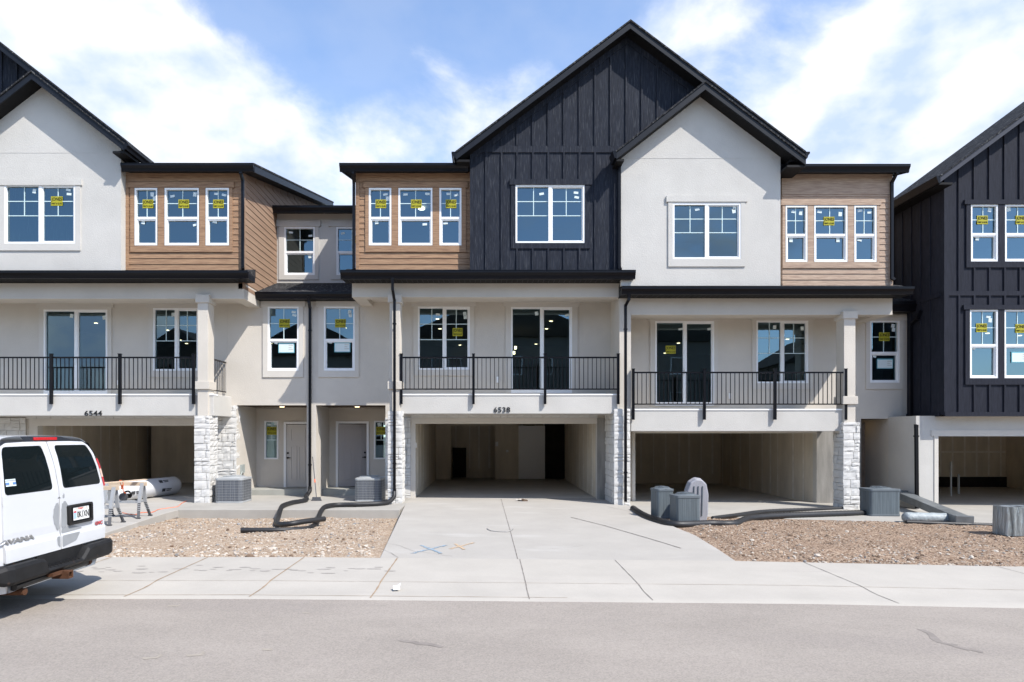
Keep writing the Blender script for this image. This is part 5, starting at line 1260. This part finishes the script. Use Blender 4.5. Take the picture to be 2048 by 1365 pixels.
    for k in range(nA):
        j = (k + 1) % nA; gf.append((0, 1 + k, 1 + j))
        for q in range(3): gf.append((1 + q * nA + k, 1 + (q + 1) * nA + k, 1 + (q + 1) * nA + j, 1 + q * nA + j))
    g.add(gv, gf if s > 0 else [f[::-1] for f in gf]); g.build('window', VGLASS, d)
    return d
dF, dN = van_door(1), van_door(-1)
mb = MB(); zz = [.63, .9, 1.2, 1.5, 1.75, 1.935]
mb.add([rs(s * .011, z, .006) for z in zz for s in (-1, 1)], [(2 * k, 2 * k + 1, 2 * k + 3, 2 * k + 2) for k in range(5)])
mb.add([rs(v, .632, .006) for v in (-.9, .9)] + [rs(v, .655, .006) for v in (-.9, .9)], [(0, 1, 3, 2)])
mb.build('door_seal', VBLACK, van)
# sticker in the near rear window: a small flag
mb = MB(); 
def vq(v, z, w, h, off, mi, m_=mb): m_.add([rs(v - w / 2, z - h / 2, off), rs(v + w / 2, z - h / 2, off), rs(v + w / 2, z + h / 2, off), rs(v - w / 2, z + h / 2, off)], [(0, 1, 2, 3)], mi)
for k in range(7): vq(-.755, 1.50 - .011 * k + .03, .155, .0105, .014, 0 if k % 2 else 1)
vq(-.755, 1.488, .155, .014, .015, 2); vq(-.755, 1.49, .05, .05, .016, 1)
mb.build('window_sticker', [mat('sticker_grey', (.3, .33, .38), .6), PAPER, mat('sticker_blue', (.06, .2, .5), .6)], dN)
# black band, brake light, tail lights
mb = MB(); out, inn = [], []
ol = [(1.69, 0), (1.8, 0), (1.88, 0), (1.92, 0), (1.95, 0), (1.972, 0), (1.985, 0)]
prof = [(hw_(z) - .005, z) for z, _ in ol] + [(.3, 1.995), (-.3, 1.995)] + [(-hw_(z) + .005, z) for z, _ in reversed(ol)]
inner = [(hw_(z) - .075, z - .012) for z in (1.69, 1.8, 1.86, 1.895, 1.915)] + [(.66, 1.935), (.52, 1.94), (.25, 1.942), (-.25, 1.942), (-.52, 1.94), (-.66, 1.935)] + [(-hw_(z) + .075, z - .012) for z in (1.915, 1.895, 1.86, 1.8, 1.69)]
nP = len(prof); mb.add([rs(v, z, .022) for v, z in inner] + [rs(v, z, .012) + Vector((-.03 if abs(v) > .6 else -.0, 0, 0)) for v, z in prof] + [rs(v, z, -.12) + Vector((0, 0, .004)) for v, z in prof],
       [(k, k + 1, nP + k + 1, nP + k) for k in range(nP - 1)] + [(nP + k, nP + k + 1, 2 * nP + k + 1, 2 * nP + k) for k in range(nP - 1)])
mb.build('roof_edge_trim', VBLACK, van)
mb = MB(); mb.obox(rs(.0, 1.968, .03), (.012, 0, .0), (0, .20, 0), (.0, 0, .018)); mb.build('brake_light', RED, van, bevel=.006)
for s in (1, -1):
    mb = MB(); zz = [1.33, 1.40, 1.45, 1.5, 1.56, 1.63, 1.70]
    for j in range(len(zz) - 1):
        a, b = zz[j], zz[j + 1]; q = []
        for z in (a, b):
            q.append([rs(s * (hw_(z) - (.09 if s > 0 else .03)), z, .02), rs(s * (hw_(z) - (.045 if s > 0 else .015)), z, .034) + Vector((.0, s * .006, 0)), rs(s * hw_(z), z, -.02) + Vector((0, s * .014, 0)), rs(s * hw_(z), z, -.10) + Vector((0, s * .012, 0))])
        vs = q[0] + q[1]; fs = [(k, k + 1, k + 5, k + 4) for k in range(3)]
        mb.add(vs, fs if s > 0 else [f[::-1] for f in fs], 1 if j in (2, 3) else 0)
    mb.build('tail_light', [RED, AMBER], van)
# number plate in its recess frame
mb = MB(); fo = rloop([(.125, .905), (.61, .905), (.61, 1.15), (.125, 1.15)], .03); fi = rloop([(.17, .93), (.575, .93), (.575, 1.125), (.17, 1.125)], .02); nF = len(fo)
mb.add([rs(v, z, .016) for v, z in fo] + [rs(v, z, .045) for v, z in fo] + [rs(v, z, .045) for v, z in fi] + [rs(v, z, .018) for v, z in fi], [(k, (k + 1) % nF, nF + (k + 1) % nF, nF + k) for k in range(nF)] + [(nF + k, nF + (k + 1) % nF, 2 * nF + (k + 1) % nF, 2 * nF + k) for k in range(nF)] + [(2 * nF + k, 2 * nF + (k + 1) % nF, 3 * nF + (k + 1) % nF, 3 * nF + k) for k in range(nF)] + [[3 * nF + k for k in range(nF)]])
pf = mb.build('plate_frame', VBLACK, van)
mb = MB(); mp = lambda v0, z0, o_: (lambda a, b, c: rs(v0 + a, z0 + b, o_ + c))
vq(.385, 1.03, .315, .158, .03, 0, mb); vq(.26, 1.015, .05, .085, .0315, 1, mb); vq(.26, 1.055, .05, .02, .032, 2, mb); vq(.36, 1.094, .17, .018, .0312, 4, mb)
add_text(mb, 'Utah', mp(.37, 1.093, .032), .09, .024, 2, .02, .001); add_text(mb, '0K1XN', mp(.415, 1.018, .032), .235, .082, 3, .012, .001); vq(.49, 1.092, .03, .022, .0325, 4, mb)
mb.build('number_plate', [mat('plate_white', (.74, .74, .72), .5, .4), mat('plate_blue', (.35, .5, .68), .5), mat('plate_red', (.55, .05, .06), .5), INK, mat('plate_tab', (.62, .58, .5), .5)], pf)
mb = MB(); add_text(mb, 'SAVANA', mp(-.735, .868, .0145), .56, .052, 0, .045, .008); mb.build('lettering', CHROME, dN)
mb = MB(); add_text(mb, 'GMC', mp(.765, .852, .0145), .165, .05, 1, .05, .006); add_text(mb, 'GMC', mp(.765, .852, .0185), .16, .044, 0, .0, .006); mb.build('lettering', [RED, CHROME], dF)
# bumper with a lowered step
def loft(mb, secs, mi=0):
    m_ = len(secs[0]); mb.add([p for s in secs for p in s], [(i * m_ + k, i * m_ + (k + 1) % m_, (i + 1) * m_ + (k + 1) % m_, (i + 1) * m_ + k) for i in range(len(secs) - 1) for k in range(m_)] + [list(range(m_ - 1, -1, -1)), [(len(secs) - 1) * m_ + k for k in range(m_)]], mi)
def bsec(v, zt_, xo=0, zb_=.41): return [(-5.26 - xo * .3, VC + v, VGZ + zb_ + .02), (-5.06 - xo, VC + v, VGZ + zb_), (-5.025 - xo, VC + v, VGZ + zb_ + .035), (-5.02 - xo, VC + v, VGZ + zt_ - .035), (-5.05 - xo, VC + v, VGZ + zt_), (-5.26 - xo * .3, VC + v, VGZ + zt_ + .004)]
mb = MB(); loft(mb, [bsec(-1.04, .57, .14, .45), bsec(-1.02, .6, .08, .43), bsec(-.97, .62, .03), bsec(-.9, .62, 0), bsec(-.5, .62, 0), bsec(-.41, .60, 0), bsec(-.37, .51, .005), bsec(-.34, .485, .01), bsec(.28, .485, .01), bsec(.31, .51, .005), bsec(.40, .60, 0), bsec(.5, .62, 0), bsec(.86, .62, 0), bsec(.94, .62, .03), bsec(1.0, .6, .09, .43), bsec(1.03, .57, .15, .45)])
mb.box(-5.25, -5.125, VC - .42, VC + .41, VGZ + .42, VGZ + .632)
bo = mb.build('rear_bumper', VB, van, smooth=False, bevel=.012)
mb = MB()
for k in range(9): mb.box(-5.2, -5.05, VC - .3 + k * .065, VC - .27 + k * .065, VGZ + .484, VGZ + .491)
mb.build('step_tread', VBLACK, bo)
mb = MB(); mb.tube([(-5.16, VC - .75, .35), (-5.16, VC + .55, .37)], .045, 10); mb.tube([(-5.16, VC + .53, .372), (-5.16, VC + .58, .373)], .055, 10, 1); mb.box(-5.1, -5.03, VC - .3, VC - .1, .36, .40, 1); mb.build('hitch_bar', [VBLACK, RUST], van)
mb = MB(); hy, hz = VC - .08, .345
for a, b, c, d in ((-.045, -.03, -.045, .045), (.03, .045, -.045, .045), (-.03, .03, -.045, -.03), (-.03, .03, .03, .045)): mb.box(-5.16, -4.96, hy + a, hy + b, hz + c, hz + d)
mb.box(-5.17, -5.15, hy - .03, hy + .03, hz - .03, hz + .03, 1); mb.build('tow_hitch', [RUST, INK], van)
mb = MB(); mb.tube([(-5.12, VC - .62, .27), (-5.7, VC - .62, .27)], .04, 10); mb.build('exhaust_pipe', RUST, van)
for xx in (-6.45, -9.95):
    for s in (1, -1):
        mb = MB(); mb.tube([(xx, VC + s * .72, .37), (xx, VC + s * .95, .37)], .375, 28); w = mb.build('wheel', TYREM, van, bevel=.03)
        mb = MB(); mb.tube([(xx, VC + s * .94, .37), (xx, VC + s * .965, .37)], .22, 20); mb.build('rim', CHROME, w)
for s in (1, -1):
    for a, b in ((5.5, 6.75), (6.85, 7.95), (8.05, 9.0)):
        mb = MB(); q = [1.38, 1.48, 1.6, 1.7, 1.8, 1.84]
        mb.add([(x, VC + s * (hw_(z) + .008), VGZ + z) for z in q for x in (-a, -b)], [(2 * k, 2 * k + 1, 2 * k + 3, 2 * k + 2) for k in range(5)]); mb.build('side_window', VGLASS, van)
mb = MB(); mb.box(-9.2, -5.5, VC - .8, VC + .8, .3, .45); mb.build('chassis', VBLACK, van)

# ================================================================== HOUSES ACROSS THE STREET (seen mirrored in the window panes)
OPW = mat('opposite_house_siding', (.2, .19, .175), .8, .2, var=.2, vscale=2); OPR = mat('opposite_house_roof', (.05, .045, .042), .9, .1, var=.3, vscale=4)
def opposite(x0, x1, h, hr, label):
    t = thing('opposite_house', label, 'house', 'houses across the street'); y0, y1 = -24, -15
    mb = MB(); wall(mb, x0, x1, -.5, h, y1 - .15, .15, [(x0 + 1 + k * 2.6, zq, x0 + 2.2 + k * 2.6, zq + 1.5) for k in range(int((x1 - x0 - 1.4) / 2.6)) for zq in (1, 4, 7) if zq + 1.8 < h]); mb.box(x0, x1, y0, y1 - .16, -.5, h - .01)
    wl = mb.build('wall', OPW, t)
    for k in range(int((x1 - x0 - 1.4) / 2.6)):
        for zq in (1, 4, 7):
            if zq + 1.8 < h:
                fb = MB(); a, b = x0 + 1 + k * 2.6, x0 + 2.2 + k * 2.6
                for p in ((a, a + .09, zq, zq + 1.5), (b - .09, b, zq, zq + 1.5), (a + .09, b - .09, zq, zq + .09), (a + .09, b - .09, zq + 1.41, zq + 1.5)): fb.box(p[0], p[1], y1 - .1, y1 + .03, p[2], p[3])
                fb.build('window', WHITE, t)
    mb = MB(); cx = (x0 + x1) / 2; mb.prism_y([(x0 - .4, h - .2), (x1 + .4, h - .2), (cx, h + hr)], y0, y1 + .4); mb.build('roof', OPR, t)
opposite(-30, -23, 8.6, 2.4, 'dark house across the street mirrored in the left balcony slider window'); opposite(-21, -9.5, 8.8, 3.0, 'dark gabled house across the street mirrored in the windows beside the middle downspout'); opposite(-7, 10, 10.4, 3.6, 'widest dark gabled house across the street mirrored in the middle balcony windows')
opposite(12, 21, 10, 3.4, 'tall dark gabled house across the street mirrored in the right balcony door'); opposite(25.5, 34, 8.2, 2.6, 'dark low house across the street mirrored at the far right')

# ================================================================== LIGHT, SKY, CAMERA
SUN = Vector((1.2, -1.0, 1.8)).normalized()
sl = bpy.data.lights.new('sun', 'SUN'); sl.energy = 2.9; sl.angle = math.radians(.5); sl.color = (1, .955, .89)
so = bpy.data.objects.new('sun', sl); C.objects.link(so); so.rotation_euler = (-SUN).to_track_quat('-Z', 'Y').to_euler(); so.location = SUN * 60
w = bpy.data.worlds.new('World'); SC.world = w; w.use_nodes = True
nt = w.node_tree; N = nt.nodes; L = nt.links
bg = N['Background']; sky = N.new('ShaderNodeTexSky'); sky.sky_type = 'NISHITA'; sky.sun_disc = False
sky.sun_elevation = math.asin(SUN.z); sky.sun_rotation = math.atan2(SUN.x, SUN.y); sky.air_density = 1.0; sky.dust_density = 1.0; sky.ozone_density = 2.2; sky.altitude = 1400
tc = N.new('ShaderNodeTexCoord'); dirv = tc.outputs['Generated']
def math_(op, a, b=None, c=None):
    m = N.new('ShaderNodeMath'); m.operation = op
    for i, q in enumerate((a, b, c)):
        if q is None: continue
        if isinstance(q, (int, float)): m.inputs[i].default_value = q
        else: L.new(q, m.inputs[i])
    return m.outputs[0]
nz = N.new('ShaderNodeTexNoise'); nz.inputs['Scale'].default_value = 5.5; nz.inputs['Detail'].default_value = 10; nz.inputs['Roughness'].default_value = .6; nz.inputs['Distortion'].default_value = .25
mp = N.new('ShaderNodeMapping'); mp.inputs['Location'].default_value = (3.1, .7, 1.9); mp.inputs['Scale'].default_value = (1, 1, 1.5); L.new(dirv, mp.inputs['Vector']); L.new(mp.outputs['Vector'], nz.inputs['Vector'])
dens = math_('MULTIPLY', math_('SUBTRACT', nz.outputs['Fac'], .5), 3.1)
BL = [(-60, 200, 440, 1.15), (230, 280, 300, 1.05), (450, 270, 170, .7), (640, 330, 170, .42), (820, 220, 150, .36), (960, 190, 130, .3), (1090, 180, 120, .3), (120, 60, 190, .5),
      (1400, 60, 140, .38), (1300, 70, 80, .3), (1560, 40, 150, .2), (1780, 270, 250, 1.0), (2000, 260, 260, .9), (1620, 240, 150, .7), (1930, 110, 160, .45), (1800, 60, 150, .3),
      (330, -20, 110, -.3), (560, 30, 170, -.9), (830, 20, 190, -.7), (1080, 30, 150, -.6), (1200, 130, 70, -.2), (1545, 165, 95, -.75), (1700, 105, 80, -.4), (205, 62, 60, -.9), (330, 60, 60, -.2)]
back = N.new('ShaderNodeMapRange'); sp_ = N.new('ShaderNodeSeparateXYZ'); L.new(dirv, sp_.inputs[0]); L.new(sp_.outputs['Y'], back.inputs['Value'])
back.inputs['From Min'].default_value = -.3; back.inputs['From Max'].default_value = .2; back.inputs['To Min'].default_value = .0; back.inputs['To Max'].default_value = .0
dens = math_('ADD', dens, back.outputs['Result'])
for px, py, r, wgt in BL + [((-.56, -.82, .09), 0, 200, 1.0), ((-.45, -.85, .10), 0, 130, .8), ((-.60, -.78, .22), 0, 130, -.8), ((.3, -.9, .25), 0, 160, .5), ((-.1, -.9, .38), 0, 200, -.7)]:
    d = Vector(px).normalized() if isinstance(px, tuple) else Vector(((px - CX) / FPX, 1, (HY - py) / FPX)).normalized()
    dp = N.new('ShaderNodeVectorMath'); dp.operation = 'DOT_PRODUCT'; dp.inputs[1].default_value = d; L.new(dirv, dp.inputs[0])
    mr = N.new('ShaderNodeMapRange'); mr.interpolation_type = 'SMOOTHSTEP'; L.new(dp.outputs['Value'], mr.inputs['Value'])
    rad = r / FPX * .95; mr.inputs['From Min'].default_value = math.cos(rad * 1.25); mr.inputs['From Max'].default_value = math.cos(rad * .25); mr.inputs['To Min'].default_value = 0; mr.inputs['To Max'].default_value = wgt
    dens = math_('ADD', dens, mr.outputs['Result'])
cr = N.new('ShaderNodeMapRange'); cr.interpolation_type = 'SMOOTHSTEP'; cr.inputs['From Min'].default_value = .0; cr.inputs['From Max'].default_value = 1.15; L.new(dens, cr.inputs['Value'])
up = N.new('ShaderNodeSeparateXYZ'); L.new(dirv, up.inputs[0])
hz = N.new('ShaderNodeMapRange'); hz.inputs['From Min'].default_value = -.02; hz.inputs['From Max'].default_value = .05; L.new(up.outputs['Z'], hz.inputs['Value'])
fac = math_('ADD', math_('MULTIPLY', math_('MULTIPLY', cr.outputs['Result'], hz.outputs['Result']), .85), .11)
n2 = N.new('ShaderNodeTexNoise'); n2.inputs['Scale'].default_value = 9; n2.inputs['Detail'].default_value = 8; L.new(mp.outputs['Vector'], n2.inputs['Vector'])
cc = N.new('ShaderNodeValToRGB'); cc.color_ramp.elements[0].position = .36; cc.color_ramp.elements[1].position = .6
CLOUD = 3.75
cc.color_ramp.elements[0].color = (.54, .66, .90, 1); cc.color_ramp.elements[1].color = (1, 1, 1, 1); L.new(n2.outputs['Fac'], cc.inputs['Fac'])
cs = N.new('ShaderNodeVectorMath'); cs.operation = 'SCALE'; cs.inputs['Scale'].default_value = CLOUD; L.new(cc.outputs['Color'], cs.inputs[0])
mx = N.new('ShaderNodeMix'); mx.data_type = 'RGBA'; L.new(fac, mx.inputs['Factor']); L.new(sky.outputs['Color'], mx.inputs['A']); L.new(cs.outputs[0], mx.inputs['B'])
L.new(mx.outputs['Result'], bg.inputs['Color']); bg.inputs['Strength'].default_value = .15

cam = bpy.data.cameras.new('camera'); co = bpy.data.objects.new('camera', cam); C.objects.link(co)
co.location = (0, 0, CZ); co.rotation_euler = (math.radians(90), 0, 0)
cam.sensor_width = 36; cam.lens = FPX / 2048 * 36; cam.shift_x = (1024 - CX) / 2048; cam.shift_y = (HY - 682.5) / 2048; cam.clip_end = 2000; cam.clip_start = .05
SC.camera = co
vs_ = SC.view_settings; vs_.view_transform = 'Standard'; vs_.look = 'None'; vs_.gamma = 1; vs_.use_curve_mapping = False; vs_.exposure = 1.13
SC.render.resolution_x = 1024; SC.render.resolution_y = 682
SC.cycles.max_bounces = 12; SC.cycles.diffuse_bounces = 9; SC.cycles.transparent_max_bounces = 12; SC.cycles.use_denoising = True

# put every empty at the base of its thing
bpy.context.view_layer.update()
for e in [o for o in C.objects if o.type == 'EMPTY' and o.location.length < 1e-6]:
    lo = Vector((1e9,) * 3); hi = -lo
    for o in e.children_recursive:
        for c in o.bound_box:
            q = o.matrix_world @ Vector(c)
            for i in range(3): lo[i] = min(lo[i], q[i]); hi[i] = max(hi[i], q[i])
    b = Vector(((lo.x + hi.x) / 2, lo.y, lo.z)); e.location = b
    for o in e.children: o.location -= b
